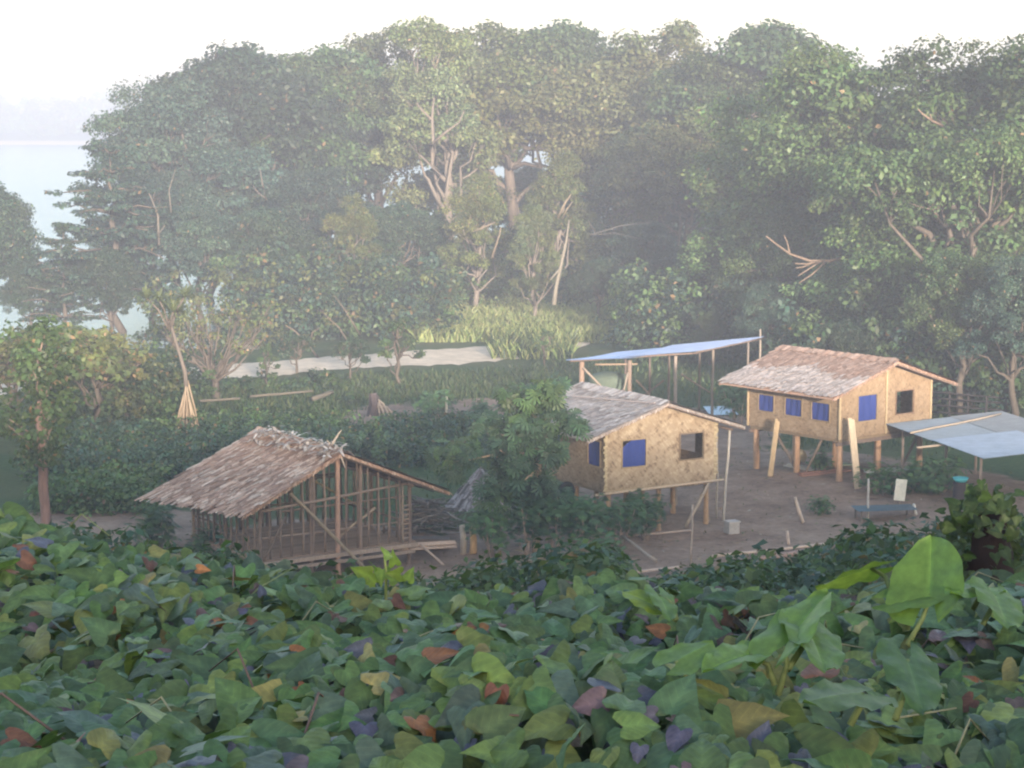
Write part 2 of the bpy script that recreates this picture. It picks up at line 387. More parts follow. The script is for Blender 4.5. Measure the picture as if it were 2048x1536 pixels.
def tree_mesh(name, kind, h, cr, green, leaf=.4, lobes=16, dens=1.0, bark=(.10, .08, .065), low=.25, dry=.01):
    wood = MB(); parts = []
    top = np.array([rng.normal() * .4, rng.normal() * .4, h * .62])
    tr = .022 * h + .05
    tp = limb(wood, (0, 0, -.4), top, tr, tr * .45, 0, 8, bark, 7, .03)
    g = GREENS[green]
    if kind == 'tier':
        for i in range(8):
            t = i / 7; z = h * (.30 + .66 * t); rr = cr * (1.0 - .75 * t ** 1.6) * rng.uniform(.8, 1.1)
            nb = 7 if t < .8 else 5
            c0 = tp[0] + (top - tp[0]) * min(1, (z - .6) / top[2]); c0[2] = z - .4
            if z > top[2]: c0 = np.array([top[0], top[1], z - .4])
            for k in range(nb):
                a = 2 * math.pi * (k + rng.uniform(-.3, .3)) / nb + i; L = rr * rng.uniform(.65, 1.1)
                e = c0 + np.array([math.cos(a) * L, math.sin(a) * L, rng.uniform(-.1, .5)])
                pl = limb(wood, c0, e, .09, .03, .05, 4, bark, 5, .04)
                for q in np.linspace(.35, 1.05, max(3, int(L / .8))):
                    p = c0 + (e - c0) * q + rng.normal(size=3) * .22
                    parts.append(puff(p, .62, int(34 * dens), leaf, g * rng.uniform(.8, 1.2), .32, .9, dry=dry))
        if top[2] < h * .9: limb(wood, top, (top[0], top[1], h * .95), tr * .45, .04, 0, 5, bark)
    else:
        n = lobes
        for i in range(n):
            a = i * 2.39996 + rng.uniform(-.4, .4); f = math.sqrt((i + .5) / n)
            rr = cr * f * .78 * rng.uniform(.85, 1.15)
            if kind == 'tall': zc = h * (.40 + .52 * (1 - f ** 2.2)) + rng.normal() * h * .07
            elif kind == 'drape': zc = h * rng.uniform(.12, .9) * (1 - .25 * f)
            elif kind == 'fan': zc = h * (.62 + .25 * f * rng.uniform(.6, 1.2))
            else: zc = h * (low + (.86 - low) * math.sqrt(max(0, 1 - f * f * .85)) * rng.uniform(.72, 1.08))
            c = np.array([math.cos(a) * rr, math.sin(a) * rr, zc])
            lr = cr * rng.uniform(.26, .42)
            st = tp[rng.integers(2, len(tp))]
            pl = limb(wood, st, c, tr * .4, .04, -.06 if kind != 'fan' else .02, 5, bark, 6, .06)
            gl = g * rng.uniform(.82, 1.22) * np.array([rng.uniform(.88, 1.15), 1, rng.uniform(.85, 1.15)])
            lv = rng.uniform(.75, 1.25); m = max(5, int(11 * (lr / 1.6) ** 1.6))
            for k in range(m):
                d = unit(rng.normal(size=3) + np.array([0, 0, .45])); q = c + d * lr * rng.uniform(.5, 1.05) * np.array([1, 1, .72])
                if k < 4: limb(wood, pl[-2], q, .045, .015, 0, 4, bark, 4, .08)
                parts.append(puff(q, rng.uniform(.55, 1.0) * min(1.2, cr / 4), int(62 * dens), leaf * lv, gl * rng.uniform(.85, 1.18), .62, .5, dry=dry))
    V, Fc, C = merge(parts)
    return wood.mesh(name + '_trunk', M['bark'], True), np_mesh(name + '_crown', V, Fc, C, M['leaf'])

TREES = {}
def proto(key, *a, **k): TREES[key] = (tree_mesh(key, *a, **k), a[1])
proto('dome1', 'dome', 16, 6.2, 'mid', .26, 20, 2.40)
proto('dome2', 'dome', 16, 6.8, 'olive', .26, 22, 2.25, (.14, .11, .09))
proto('dark1', 'dome', 16, 6.4, 'dark', .26, 20, 2.64)
proto('blue1', 'dome', 16, 6.0, 'blue', .26, 20, 2.64, low=.15)
proto('tall1', 'tall', 18, 5.0, 'pale', .26, 20, 2.03, (.17, .14, .12))
proto('tall2', 'tall', 18, 5.4, 'olive', .26, 20, 1.92, (.17, .14, .12), dry=.03)
proto('drape1', 'drape', 17, 5.2, 'mid', .25, 30, 2.10)
proto('drape2', 'drape', 17, 5.6, 'fresh', .25, 30, 1.89)
proto('tier1', 'tier', 13, 5.6, 'blue', .30, dens=1.7)
proto('tier2', 'tier', 12, 5.0, 'dark', .30, dens=1.6)
proto('small1', 'dome', 5, 2.2, 'dark', .26, 12, .8, low=.35)
proto('small2', 'dome', 5, 2.4, 'olive', .24, 14, 1.1, (.10, .08, .065), low=.35, dry=.08)
proto('sapling', 'tall', 5, 1.8, 'mid', .26, 9, .5, low=.4)

def tree(key, X, Ytop, t, wide, label, group='trees of the forest edge', rz=None, name='broadleaf_tree', Yb=None):
    """X, Ytop: where the crown's top shows; t: distance; wide: crown width factor"""
    (wm, lm), h0 = TREES[key]
    top = PT(X, Ytop, t); z0 = float(H(top[0], top[1])) - .05
    s = (top[2] - z0) / (h0 * .98)
    o = thing(name, label, 'tree', (top[0], top[1], z0), rng.uniform(0, 6.28) if rz is None else rz, group, (s * wide, s * wide, s))
    link('trunk', wm, o); link('crown', lm, o)
    return o

tree('blue1', 345, 150, 172, 1.0, 'grey-green domed tree topping the left end of the forest above the sea')
tree('dark1', 480, 37, 182, 1.05, 'dark broad tree behind the left end of the forest, right of the domed one')
tree('tier1', 225, 285, 150, 1.0, 'tree with flat tiers of branches reaching out over the sea', name='tiered_tree')
tree('blue1', 300, 330, 160, .95, 'dark rounded tree just right of the tiered shore tree')
tree('tier2', 120, 445, 150, .9, 'low dark tree with flat tiers at the left shore, below the open water', name='tiered_tree')
tree('dark1', 215, 470, 149, .9, 'low dense dark tree under the tiered shore tree')
tree('blue1', 400, 400, 153, 1.05, 'broad blue-green tree at the forest front above the pandanus')
tree('dark1', 520, 390, 156, 1.05, 'dense dark tree at the forest front left of the white road bend')
tree('dome1', 620, 57, 185, 1.0, 'tall rounded tree in the back row above the dark left trees')
tree('blue1', 640, 330, 165, 1.1, 'large shaded blue-green tree in the middle of the left forest')
tree('dome2', 740, 42, 190, 1.0, 'olive tree in the back row left of the bare forked trunk')
tree('tall2', 700, 410, 152, .9, 'tall thin-leaved olive tree at the forest front over the road')
tree('tall1', 880, 85, 178, 1.0, 'pale tree with a bare forked trunk near the top of the forest')
tree('dark1', 800, 380, 162, 1.0, 'dark shaded tree below the bare forked trunk')
tree('dome2', 1010, 32, 188, 1.1, 'broad olive tree in the back row right of the bare forked trunk')
tree('tall2', 950, 370, 157, .95, 'straggly olive tree with dry brown leaves over the yellow grass')
tree('tall2', 1110, 330, 163, 1.0, 'tall dry-leaved tree with pale trunk in the middle of the forest')
tree('tall1', 1070, 430, 150, .9, 'pale trunked tree standing at the edge of the yellow grass')
tree('dome1', 1150, 7, 190, 1.1, 'round green tree in the back row above the dry-leaved tree')
tree('dome2', 1290, 32, 185, 1.15, 'sunlit olive tree in the back row under the gap of sky')
tree('tall1', 1250, 300, 172, 1.1, 'pale spreading tree in the middle of the forest left of the sky gap')
tree('dome2', 1390, 205, 170, 1.1, 'yellowish domed tree just right of the sky gap')
tree('blue1', 1300, 440, 152, 1.1, 'shaded blue-green tree behind the blue roofed shelter')
tree('dark1', 1200, 500, 150, .9, 'low dark tree between the pale trunk and the blue roofed shelter')
tree('dome1', 1500, 12, 175, 1.1, 'green tree in the back row at right, beside the sky gap')
tree('drape1', 1420, 420, 140, 1.1, 'vine-draped tree rising behind the right end of the blue roof')
tree('blue1', 1540, 560, 122, .95, 'low shaded tree behind the ridge of the right house')
tree('drape2', 1610, 65, 135, 1.15, 'tall vine-draped tree above the right house roof, bright green clumps')
tree('drape1', 1560, 360, 128, 1.0, 'vine-draped tree with a pale broken branch left of the right house ridge')
tree('dark1', 1680, 430, 126, 1.0, 'dark tree in the hollow above the right house')
tree('drape1', 1720, -5, 128, 1.15, 'tallest vine-draped tree at right, with a short white branch')
tree('drape2', 1800, 120, 118, 1.0, 'near tree with hanging bright green clumps above the right house gable')
tree('drape1', 1880, -13, 122, 1.1, 'high crown at right with a pale dead branch near its top')
tree('dark1', 1830, 480, 112, .95, 'dark tree right behind the right house gable')
tree('drape2', 1960, 35, 108, 1.0, 'tall tree at the right end of the picture with dark hollows')
tree('dome1', 1930, 480, 104, .9, 'green tree overhanging the fence behind the iron lean-to')
tree('drape1', 2050, -45, 112, 1.1, 'tree cut by the right edge of the picture')
tree('blue1', 2040, 500, 100, .9, 'low dark tree at the right edge beyond the iron lean-to')
tree('dark1', 1690, 620, 108, .8, 'low dark bushy tree close behind the right house ridge')
tree('drape1', 1420, 600, 128, .8, 'low vine-draped tree behind the right end of the blue roof')
tree('dark1', 560, 300, 200, 1.2, 'dark filler tree deep in the left forest')
tree('dark1', 900, 300, 205, 1.2, 'dark tree deep in the forest behind the straggly olive one')
tree('dark1', 1060, 310, 210, 1.2, 'dark tree deep in the forest behind the dry-leaved one')
tree('dome1', 1200, 280, 205, 1.2, 'green tree deep in the forest left of the sky gap')
tree('dark1', 420, 280, 178, 1.1, 'dark tree filling the left forest behind the blue-green one')
tree('dark1', 1380, 330, 190, 1.2, 'dark tree deep in the forest under the sky gap')
tree('dark1', -75, 300, 158, 1.0, 'tall dark tree at the left edge by the sea')
tree('dark1', 60, 500, 152, .8, 'small dark tree at the left edge in front of the sea')

# pale bare limbs showing among the leaves: parts of the tree they grow on
TREE_AT = {}
def bare_limb(name, label, t, lines, r, col=(.52, .42, .33), key=''):
    o = next(q for q in COL.objects if key in q.get('label', ''))
    inv = Matrix.LocRotScale(o.location, o.rotation_euler, o.scale).inverted()
    b = MB()
    for k, pl in enumerate(lines):
        P = [PT(x, y, t + dz) for x, y, dz in pl]; n = len(P); rr = r if k == 0 else r * .6
        b.tube(P, [rr * (1 - .65 * i / (n - 1)) for i in range(n)], 6, tuple(c * .32 for c in col), .1)
    b.v = [tuple(inv @ Vector(v)) for v in b.v]
    q = b.build(name, M['bark'], o, True); q['label'] = label
bare_limb('dead_branch', 'long pale broken branch with drooping twigs above the right house', 116, [
    [(1700, 512, 3), (1660, 522, 1), (1620, 522, 0), (1580, 508, -1), (1552, 488, -1.5), (1532, 472, -2)], [(1640, 524, 0), (1622, 535, -.5), (1596, 552, -1)], [(1630, 524, 0), (1606, 534, -.5), (1592, 536, -1)], [(1650, 524, .3), (1625, 548, -.4), (1598, 566, -1)], [(1580, 508, -1), (1574, 485, -1), (1568, 470, -1.3)], [(1640, 523, 0), (1612, 528, -.5), (1590, 527, -1)]], .11, (.58, .42, .32), key='left of the right house ridge')
bare_limb('dead_branch', 'short pale dead branch high in the right crowns', 112, [[(1885, 252, 1), (1865, 242, 0), (1845, 228, -.5), (1836, 218, -.8)], [(1865, 242, 0), (1860, 228, -.5)]], .09, (.62, .44, .34), key='high crown at right')
bare_limb('dead_branch', 'short level whitish branch in the middle of the right trees', 116, [[(1740, 389, 1), (1715, 388, 0), (1680, 386, -.5)]], .07, (.62, .56, .48), key='tallest vine-draped')
bare_limb('pale_trunk', 'bare forked pale trunk at the top of the forest', 168, [[(872, 330, 1), (868, 280, 0), (864, 235, 0), (868, 195, 0)], [(868, 284, 0), (895, 262, -.5), (918, 245, -.5), (928, 222, -.6)], [(864, 240, 0), (846, 222, 0), (832, 206, 0)]], .2, (.48, .39, .33), key='pale tree with a bare forked')
bare_limb('pale_trunk', 'pale leaning trunk at the edge of the yellow grass', 144, [[(1108, 610, 0), (1112, 575, 0), (1122, 530, 0), (1133, 482, .3), (1138, 440, .6)], [(1122, 535, 0), (1100, 560, -.3)]], .17, (.60, .52, .42), key='pale trunked tree standing')
bare_limb('dead_branch', 'bent tan branch in the middle of the forest over the grass', 150, [[(985, 515, .5), (998, 470, 0), (1002, 455, 0)], [(990, 445, 0), (965, 455, -.4), (945, 463, -.5)]], .12, (.58, .45, .33), key='straggly olive')
bare_limb('dead_branch', 'upright tan splintered branch right of the forest middle', 152, [[(1116, 436, .5), (1128, 410, 0), (1142, 388, 0)], [(1124, 438, .5), (1134, 418, 0), (1146, 402, 0)]], .12, (.66, .52, .36), key='tall dry-leaved tree with pale')
bare_limb('dead_branch', 'thin grey twig spray right of the pale leaning trunk', 150, [[(1180, 470, .5), (1240, 452, 0), (1300, 444, -.5)], [(1180, 470, .5), (1230, 466, 0), (1290, 480, -.5)], [(1190, 465, .5), (1176, 440, 0)]], .06, (.36, .32, .30), key='pale trunked tree standing')
bare_limb('dead_branch', 'forked thin pale branch in the dark left forest', 150, [[(532, 400, .5), (526, 370, 0), (520, 338, 0)], [(532, 398, .5), (516, 385, 0), (506, 372, 0)]], .09, (.42, .36, .31), key='dense dark tree at the forest front left')
bare_limb('dead_branch', 'crooked pale branches in the tree above the pandanus', 148, [[(318, 490, .5), (316, 430, 0), (302, 395, 0), (288, 372, 0)], [(342, 425, .3), (338, 380, 0), (352, 335, 0)], [(316, 470, .3), (330, 450, 0)]], .1, (.42, .36, .30), key='broad blue-green tree at the forest front')
bare_limb('dead_branch', 'dead branches leaning over the road at the forest foot', 131, [[(640, 720, 1), (612, 685, 0), (590, 662, -.5), (570, 650, -1)], [(618, 692, 0), (625, 665, -.5), (640, 655, -.5)], [(700, 690, 1), (678, 655, 0), (640, 620, 0)], [(720, 670, 1), (690, 620, 0), (668, 590, 0)]], .09, (.40, .31, .24), key='tall thin-leaved')

# undergrowth of the forest foot, the grass and the field crops: no one could count them
def undergrowth():
    parts = []
    def strip(X0, X1, Y0, Y1, t0, t1, n, r, leaf, gs, dens=40, zf=1.0):
        for i in range(n):
            X = rng.uniform(X0, X1); t = rng.uniform(t0, t1); p = PT(X, 600, t); z = H(p[0], p[1])
            if z < -1.0: continue
            hh = (HC - (rng.uniform(Y0, Y1) - 225) * t / F / 1.0) - z
            if hh < .2: hh = .25
            for k in range(max(1, int(hh / (r * 1.1)))):
                c = np.array([p[0] + rng.normal() * r * .7, p[1] + rng.normal() * r * .7, z + hh * rng.uniform(.1, 1) * zf])
                parts.append(puff(c, r * rng.uniform(.7, 1.2), dens, leaf, GREENS[gs[rng.integers(len(gs))]] * rng.uniform(.75, 1.25), .7))
    strip(235, 700, 430, 600, 150, 176, 150, 1.3, .42, ['dark', 'blue', 'mid'], 46)
    strip(700, 1500, 380, 560, 172, 215, 190, 1.5, .5, ['dark', 'blue', 'mid'], 46)
    strip(280, 900, 500, 690, 141, 156, 340, .9, .36, ['mid', 'dark', 'blue', 'olive'])
    strip(800, 1180, 520, 625, 158, 172, 190, .9, .34, ['olive', 'pale', 'fresh', 'mid'])
    strip(1240, 1560, 520, 690, 128, 152, 200, .9, .36, ['mid', 'dark', 'fresh', 'blue'])
    strip(1560, 2100, 600, 760, 106, 122, 190, .85, .34, ['mid', 'dark', 'blue'])
    strip(80, 440, 715, 745, 110, 121, 70, .5, .26, ['dark', 'olive', 'mid'])
    strip(440, 700, 735, 760, 110, 120, 14, .45, .24, ['dark', 'mid'])
    strip(60, 340, 680, 760, 99, 108, 90, .6, .24, ['olive', 'mid', 'dark'])
    strip(190, 330, 560, 620, 149, 154, 22, .8, .3, ['dark', 'blue'])
    strip(-60, 300, 520, 585, 149, 156, 30, .6, .3, ['dark', 'olive'])
    V, Fc, C = merge(parts)
    tag(link('undergrowth', np_mesh('undergrowth', V, Fc, C, M['crop'])), 'tangled dark green undergrowth along the foot of the forest', 'undergrowth', kind='stuff')
undergrowth()

def blades(n, gen, hgt, wid, cols, lean=.35):
    x, y = gen(n); z = H(x, y); k = len(x)
    a = rng.uniform(0, 6.28, k); hh = hgt * rng.uniform(.5, 1.3, k); w = wid * rng.uniform(.7, 1.3, k)
    dx, dy = np.cos(a), np.sin(a); le = rng.normal(0, lean, (k, 2)) * hh[:, None]
    V = np.empty((k, 4, 3))
    V[:, 0] = np.stack([x - dx * w, y - dy * w, z - .03], 1); V[:, 1] = np.stack([x + dx * w, y + dy * w, z - .03], 1)
    V[:, 2] = np.stack([x + dx * w * .5 + le[:, 0] * .5, y + dy * w * .5 + le[:, 1] * .5, z + hh * .62], 1)
    V[:, 3] = np.stack([x + le[:, 0], y + le[:, 1], z + hh], 1)
    Fc = np.arange(k * 4).reshape(k, 4)
    c = cols[rng.integers(len(cols), size=k)] * rng.uniform(.7, 1.3, (k, 1))
    return V.reshape(-1, 3), Fc, np.repeat(c, 4, 0)
def region(Xa, Xb, Ya, Yb, keep=None, z=0):
    def g(n):
        X = rng.uniform(Xa, Xb, n); Y = 225 + 1 / rng.uniform(1 / (Yb - 225), 1 / (Ya - 225), n)
        d = np.stack([ray(a, b) for a, b in zip(X, Y)]); t = (z - HC) / d[:, 2]; x = d[:, 0] * t; y = d[:, 1] * t
        if keep is not None: k = keep(x, y, X, Y); x, y = x[k], y[k]
        return x, y
    return g
def nodirt(x, y, X, Y): return dirt_mask(x, y) < rng.normal(0, .5, len(x)) - .2
def nd_road(x, y, X, Y):
    E = [(-120, 800), (130, 779), (260, 771), (440, 759), (560, 753), (640, 743), (740, 736), (830, 734), (910, 731), (1003, 723), (1100, 708)]
    lo = np.interp(X, [e[0] for e in E], [e[1] for e in E]); return (Y > lo + 1) & nodirt(x, y, X, Y)
def grass():
    cg = np.array([GREENS['mid'], GREENS['dark'], GREENS['fresh'] * .8, GREENS['olive']])
    cy = np.array([(.27, .29, .115), (.22, .265, .10), (.18, .24, .085), (.30, .29, .14)])  # yellow sunlight on the clearing is put into these blade colours
    tall = [blades(26000, region(830, 1330, 600, 684, lambda x, y, X, Y: Y < np.interp(X, [860, 1003, 1180, 1330], [684, 684, 690, 690]) - 2, -.2), .9, .05, cy),
            blades(3500, region(985, 1150, 650, 720, None, -.3), .9, .05, np.concatenate([cy, cg]))]
    V, Fc, C = merge(tall)
    tag(link('tall_grass', np_mesh('tall_grass', V, Fc, C, M['crop'])), 'tall grass in sunlit yellow-green beyond the white road', 'grass', kind='stuff')
    low = [blades(26000, region(60, 1140, 735, 900, nd_road), .28, .045, cg), blades(9000, region(900, 2040, 700, 900, nd_road), .3, .05, cg),
           blades(5000, region(60, 1900, 900, 1200, nodirt), .22, .03, cg),
           blades(500, region(820, 2040, 900, 1180), .10, .03, np.array([(.16, .13, .08), (.12, .14, .05)]))]
    V, Fc, C = merge(low)
    tag(link('short_grass', np_mesh('short_grass', V, Fc, C, M['crop'])), 'short green grass and weeds on the ground before the road', 'grass', kind='stuff')
grass()

def litter():
    x, y = region(760, 2080, 885, 1170, lambda x, y, X, Y: dirt_mask(x, y) > .2, 0)(1500); b = MB()
    for px, py in zip(x, y):
        z = float(H(px, py)) + .012; a = random.uniform(0, 6.28); d = Vector((math.cos(a), math.sin(a), 0)); n = Vector((-d.y, d.x, 0)); p = Vector((px, py, z))
        if random.random() < .3: L = random.uniform(.15, .6); w = .012; c = (.30, .23, .17)
        else: L = random.uniform(.05, .14); w = L * .35; c = random.choice([(.34, .25, .15), (.22, .15, .10), (.42, .36, .28), (.15, .17, .07)])
        b.add([p - d * L, p + n * w + Vector((0, 0, .02)), p + d * L + Vector((0, 0, random.uniform(0, .04))), p - n * w], [(0, 3, 2, 1)], jc(c, .3))
    tag(b.build('yard_litter', M['plain']), 'fallen leaves and sticks scattered over the bare yard', 'litter', kind='stuff')
litter()

def crops():
    parts = []
    def bed(poly, n, hgt, r, leaf, gs, dens=26):
        # poly: rows of (X0, X1, Ybase) outlining a planted bed
        for i in range(n):
            k = rng.uniform(0, len(poly) - 1); a = int(k); f = k - a
            X0 = poly[a][0] + (poly[a + 1][0] - poly[a][0]) * f; X1 = poly[a][1] + (poly[a + 1][1] - poly[a][1]) * f; Yb = poly[a][2] + (poly[a + 1][2] - poly[a][2]) * f
            p = PZ(rng.uniform(X0, X1), Yb); hh = hgt * rng.uniform(.65, 1.2)
            for z in np.arange(.2, hh, r * 1.0):
                c = p + np.array([rng.normal() * r * .5, rng.normal() * r * .5, z + H(p[0], p[1])])
                parts.append(puff(c, r * rng.uniform(.7, 1.15), dens, leaf, GREENS[gs[rng.integers(len(gs))]] * rng.uniform(1.05, 1.7), .7, .6))
    bed([(90, 930, 880), (80, 960, 905), (70, 560, 935), (60, 500, 965)], 620, 1.0, .42, .2, ['dark', 'blue', 'dark', 'mid'])
    bed([(780, 960, 870), (740, 980, 900), (760, 930, 935)], 160, 1.1, .42, .2, ['dark', 'mid', 'blue'])
    bed([(330, 640, 850), (300, 740, 870)], 130, .8, .36, .18, ['mid', 'dark', 'fresh'])
    bed([(110, 330, 985), (85, 350, 1010), (95, 300, 1030)], 150, 1.0, .42, .22, ['mid', 'fresh', 'mid'])
    bed([(430, 640, 770), (420, 660, 785)], 50, .7, .36, .2, ['mid', 'dark'])
    V, Fc, C = merge(parts)
    tag(link('field_crops', np_mesh('field_crops', V, Fc, C, M['crop'])), 'dense dark green field crops between the left house and the road', 'crops', kind='stuff')
crops()

def far_wood():
    parts = []
    for i in range(330):
        x = rng.uniform(-420, 120); y = rng.uniform(1092, 1200); h = rng.uniform(16, 27) if y > 1105 else rng.uniform(5, 12)
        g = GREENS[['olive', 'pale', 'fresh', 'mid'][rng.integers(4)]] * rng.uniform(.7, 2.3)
        for k in range(7):
            c = np.array([x + rng.normal() * 3.5, y + rng.normal() * 3, 2 + h * rng.uniform(.15, .95)])
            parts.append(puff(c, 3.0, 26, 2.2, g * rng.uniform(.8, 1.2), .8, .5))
    V, Fc, C = merge(parts)
    tag(link('far_wood', np_mesh('far_wood', V, Fc, C, M['crop'])), 'hazy pale green wood along the far shore of the bay', 'wood', kind='stuff')
far_wood()

# ------------------------------------------------------------------ houses
WOODC = [(.20, .142, .118), (.24, .172, .142), (.17, .125, .105), (.27, .20, .165)]

def prism(mb, poly, z_axis_from, z_axis_to, col=None):
    """extrude a convex polygon given as 3D points by a vector"""
    n = len(poly); off = Vector(z_axis_to) - Vector(z_axis_from)
    P = [Vector(p) for p in poly]; Q = [p + off for p in P]
    mb.add(P + Q, [tuple(range(n))[::-1], tuple(range(n, 2 * n))] + [(i, (i + 1) % n, n + (i + 1) % n, n + i) for i in range(n)], col)

def panel(mb, frame, s0, s1, z0, top, holes, th=.05):
    """wall panel in (s, z); top: list of (s, z); holes: (s0, s1, z0, z1); frame(s, z, d) -> local point"""
    tops = lambda s: float(np.interp(s, [p[0] for p in top], [p[1] for p in top]))
    cuts = sorted({s0, s1, *[p[0] for p in top if s0 < p[0] < s1], *[h[0] for h in holes], *[h[1] for h in holes]})
    for a, b in zip(cuts[:-1], cuts[1:]):
        hs = [h for h in holes if h[0] <= a + 1e-6 and h[1] >= b - 1e-6]
        segs = [(z0, hs[0][2]), (hs[0][3], None)] if hs else [(z0, None)]
        for lo, hi in segs:
            q = [(a, lo), (b, lo), (b, tops(b) if hi is None else hi), (a, tops(a) if hi is None else hi)]
            prism(mb, [frame(s, z, 0) for s, z in q], frame(0, 0, 0), frame(0, 0, th))

def window(parent, frame, h, cloth=None, cut=False, fr=(.30, .22, .14)):
    s0, s1, z0, z1 = h; b = MB(); w = .045
    for (a0, a1, c0, c1) in ((s0 - w, s0, z0 - w, z1 + w), (s1, s1 + w, z0 - w, z1 + w), (s0, s1, z0 - w, z0), (s0, s1, z1, z1 + w)):
        prism(b, [frame(a0, c0, -.03), frame(a1, c0, -.03), frame(a1, c1, -.03), frame(a0, c1, -.03)], frame(0, 0, -.03), frame(0, 0, -.003), jc(fr))
    win = b.build('window', M['wood'], parent)
    if cloth:
        b = MB(); nx, nz = 14, 8; vs = []
        for i in range(nx + 1):
            for j in range(nz + 1):
                u, v = i / nx, j / nz; s = s0 + .005 + (s1 - s0 - .01) * u; z = z0 + .005 + (z1 - z0 - .01) * v
                if cut and v > .55: s = max(s, s0 + (s1 - s0) * .42 * ((v - .55) / .45) ** 2.2); s = min(s, s1 - .005)
                vs.append(frame(s, z, .035 + .016 * math.sin(u * 17 + v * 1.5) + .012 * math.sin(u * 7 - v * 4)))
        fs = [(i * (nz + 1) + j, (i + 1) * (nz + 1) + j, (i + 1) * (nz + 1) + j + 1, i * (nz + 1) + j + 1) for i in range(nx) for j in range(nz)]
        b.add(vs, fs, cloth); b.build('curtain', M['cloth'], win, True)
    return win

def thatch(name, parent, ridge0, ridge1, eave0, eave1, pal, pal_low=None, rows=20, sw=.16, lift=.05, rag=.16, th=.06):
    """one thatched roof slope: overlapping rows of ragged leaf strips over a thin slab"""
    b = MB(); r0, r1, e0, e1 = map(Vector, (ridge0, ridge1, eave0, eave1))
    nrm = (r1 - r0).cross(e0 - r0).normalized()
    if nrm.z < 0: nrm = -nrm
    base = [r0, r1, e1, e0]
    prism(b, [p - nrm * .10 for p in base], (0, 0, 0), nrm * .06, jc(pal[0]))
    L = (r1 - r0).length; S = (e0 - r0).length
    for i in range(rows):
        v1 = 1 - i / rows
        y_low = v1; step = 1 / rows
        n = int(L / sw * 1.5)
        for k in range(n):
            u = (k + random.uniform(-.6, .6)) / (n - 1); u = min(1.004, max(-.004, u))
            lo = y_low + random.uniform(-.6, 1) * rag / S; hi = y_low - step * 3.0 + random.uniform(-.3, .3) * step
            hi = max(hi, -.01)
            sk = random.uniform(-.5, .5) * sw * 2.2 / L
            w = sw * random.uniform(.45, 1.0) / L
            def pt(uu, vv, l): return r0.lerp(r1, uu).lerp(e0.lerp(e1, uu), vv) + nrm * l
            l = lift * random.uniform(.3, 1.5)
            pa = pal if pal_low is None or v1 < .5 + .1 * math.sin(u * 9) + random.uniform(-.06, .06) else pal_low
            c = jc(random.choice(pa), .25)
            b.add([pt(u - w + sk, lo, l), pt(u + w + sk, lo - random.uniform(0, .04), l * .8), pt(u + w, hi, .004 + .002 * random.random()), pt(u - w, hi, .004)], [(0, 1, 2, 3)], c)
    return b.build(name, M['thatch'], parent)

def rake_fringe(b, a, c, nrm, pal, n=60, ln=.22):
    a, c, nrm = Vector(a), Vector(c), Vector(nrm)
    d = (c - a).normalized()
    for i in range(n):
        p = a.lerp(c, (i + random.random()) / n); w = random.uniform(.02, .05); L = ln * random.uniform(.4, 1.2)
        t = p + nrm * L * .5 + Vector((0, 0, -L * .55)) + d * random.uniform(-.12, .2)
        b.add([p - d * w, p + d * w, t + d * w * .5, t - d * w * .5], [(0, 1, 2, 3)], jc(random.choice(pal), .25))

def roof(o, hw_l, hw_r, zr, ze, y0, y1, pal, pal_low=None, rows=20, sw=.16, rag=.16, xr=0, fl=0):
    thatch('thatch', o, (xr, y0, zr), (xr, y1, zr), (xr - hw_l, y0, ze), (xr - hw_l - fl, y1 + fl * .3, ze - fl * .4), pal, pal_low, rows, sw * .55, rag=rag)
    thatch('thatch', o, (xr, y0, zr), (xr, y1, zr), (xr + hw_r, y0, ze), (xr + hw_r, y1, ze), pal, None, rows, sw * .55, rag=rag)
    b = MB()                          # ridge cap of folded fronds
    for i in range(int((y1 - y0) / .07)):
        y = y0 + (y1 - y0) * (i + random.random()) / int((y1 - y0) / .07); w = random.uniform(.05, .11)
        sl = (zr - ze) / ((hw_l + hw_r) / 2); q = random.uniform(.25, .5); sk = random.uniform(-.15, .15); up = random.uniform(.05, .10)
        c = jc(random.choice(pal), .25)
        b.add([(xr - q, y - w + sk, zr - q * sl + up), (xr - q, y + w + sk, zr - q * sl + up), (xr, y + w, zr + up + .02), (xr, y - w, zr + up + .02), (xr + q, y + w - sk, zr - q * sl + up), (xr + q, y - w - sk, zr - q * sl + up)], [(0, 1, 2, 3), (3, 2, 4, 5)], c)
    b.build('ridge_cap', M['thatch'], o)
    for hw, sg in ((hw_l, -1), (hw_r, 1)):
        for yy, ny in ((y0, -1), (y1, 1)):
            b = MB(); b.tube([(xr, yy + .04 * -ny, zr - .13), (xr + sg * hw, yy + .04 * -ny, ze - .13)], [.035, .035], 5, jc(WOODC[1]))
            b.build('barge_pole', M['wood'], o)
            b = MB(); rake_fringe(b, (xr, yy, zr - .02), (xr + sg * hw, yy, ze - .02), (0, ny * .5, 0), pal, 120, .2); b.build('thatch_fringe', M['thatch'], o)

def post(o, x, y, z0, z1, r=.09, name='post', col=None):
    b = MB(); b.pole((x, y, z0), (x + random.uniform(-.03, .03), y + random.uniform(-.03, .03), z1), r, 8, .015, col or jc(random.choice(WOODC))); return b.build(name, M['wood'], o, True)
def strut(o, a, c, r=.05, name='brace', col=None):
    b = MB(); b.pole(a, c, r, 6, .02, col or jc(random.choice(WOODC))); return b.build(name, M['wood'], o, True)
def beam(o, c, size, name='beam', col=None):
    b = MB(); b.box(c, size, None, col or jc(random.choice(WOODC))); return b.build(name, M['wood'], o)

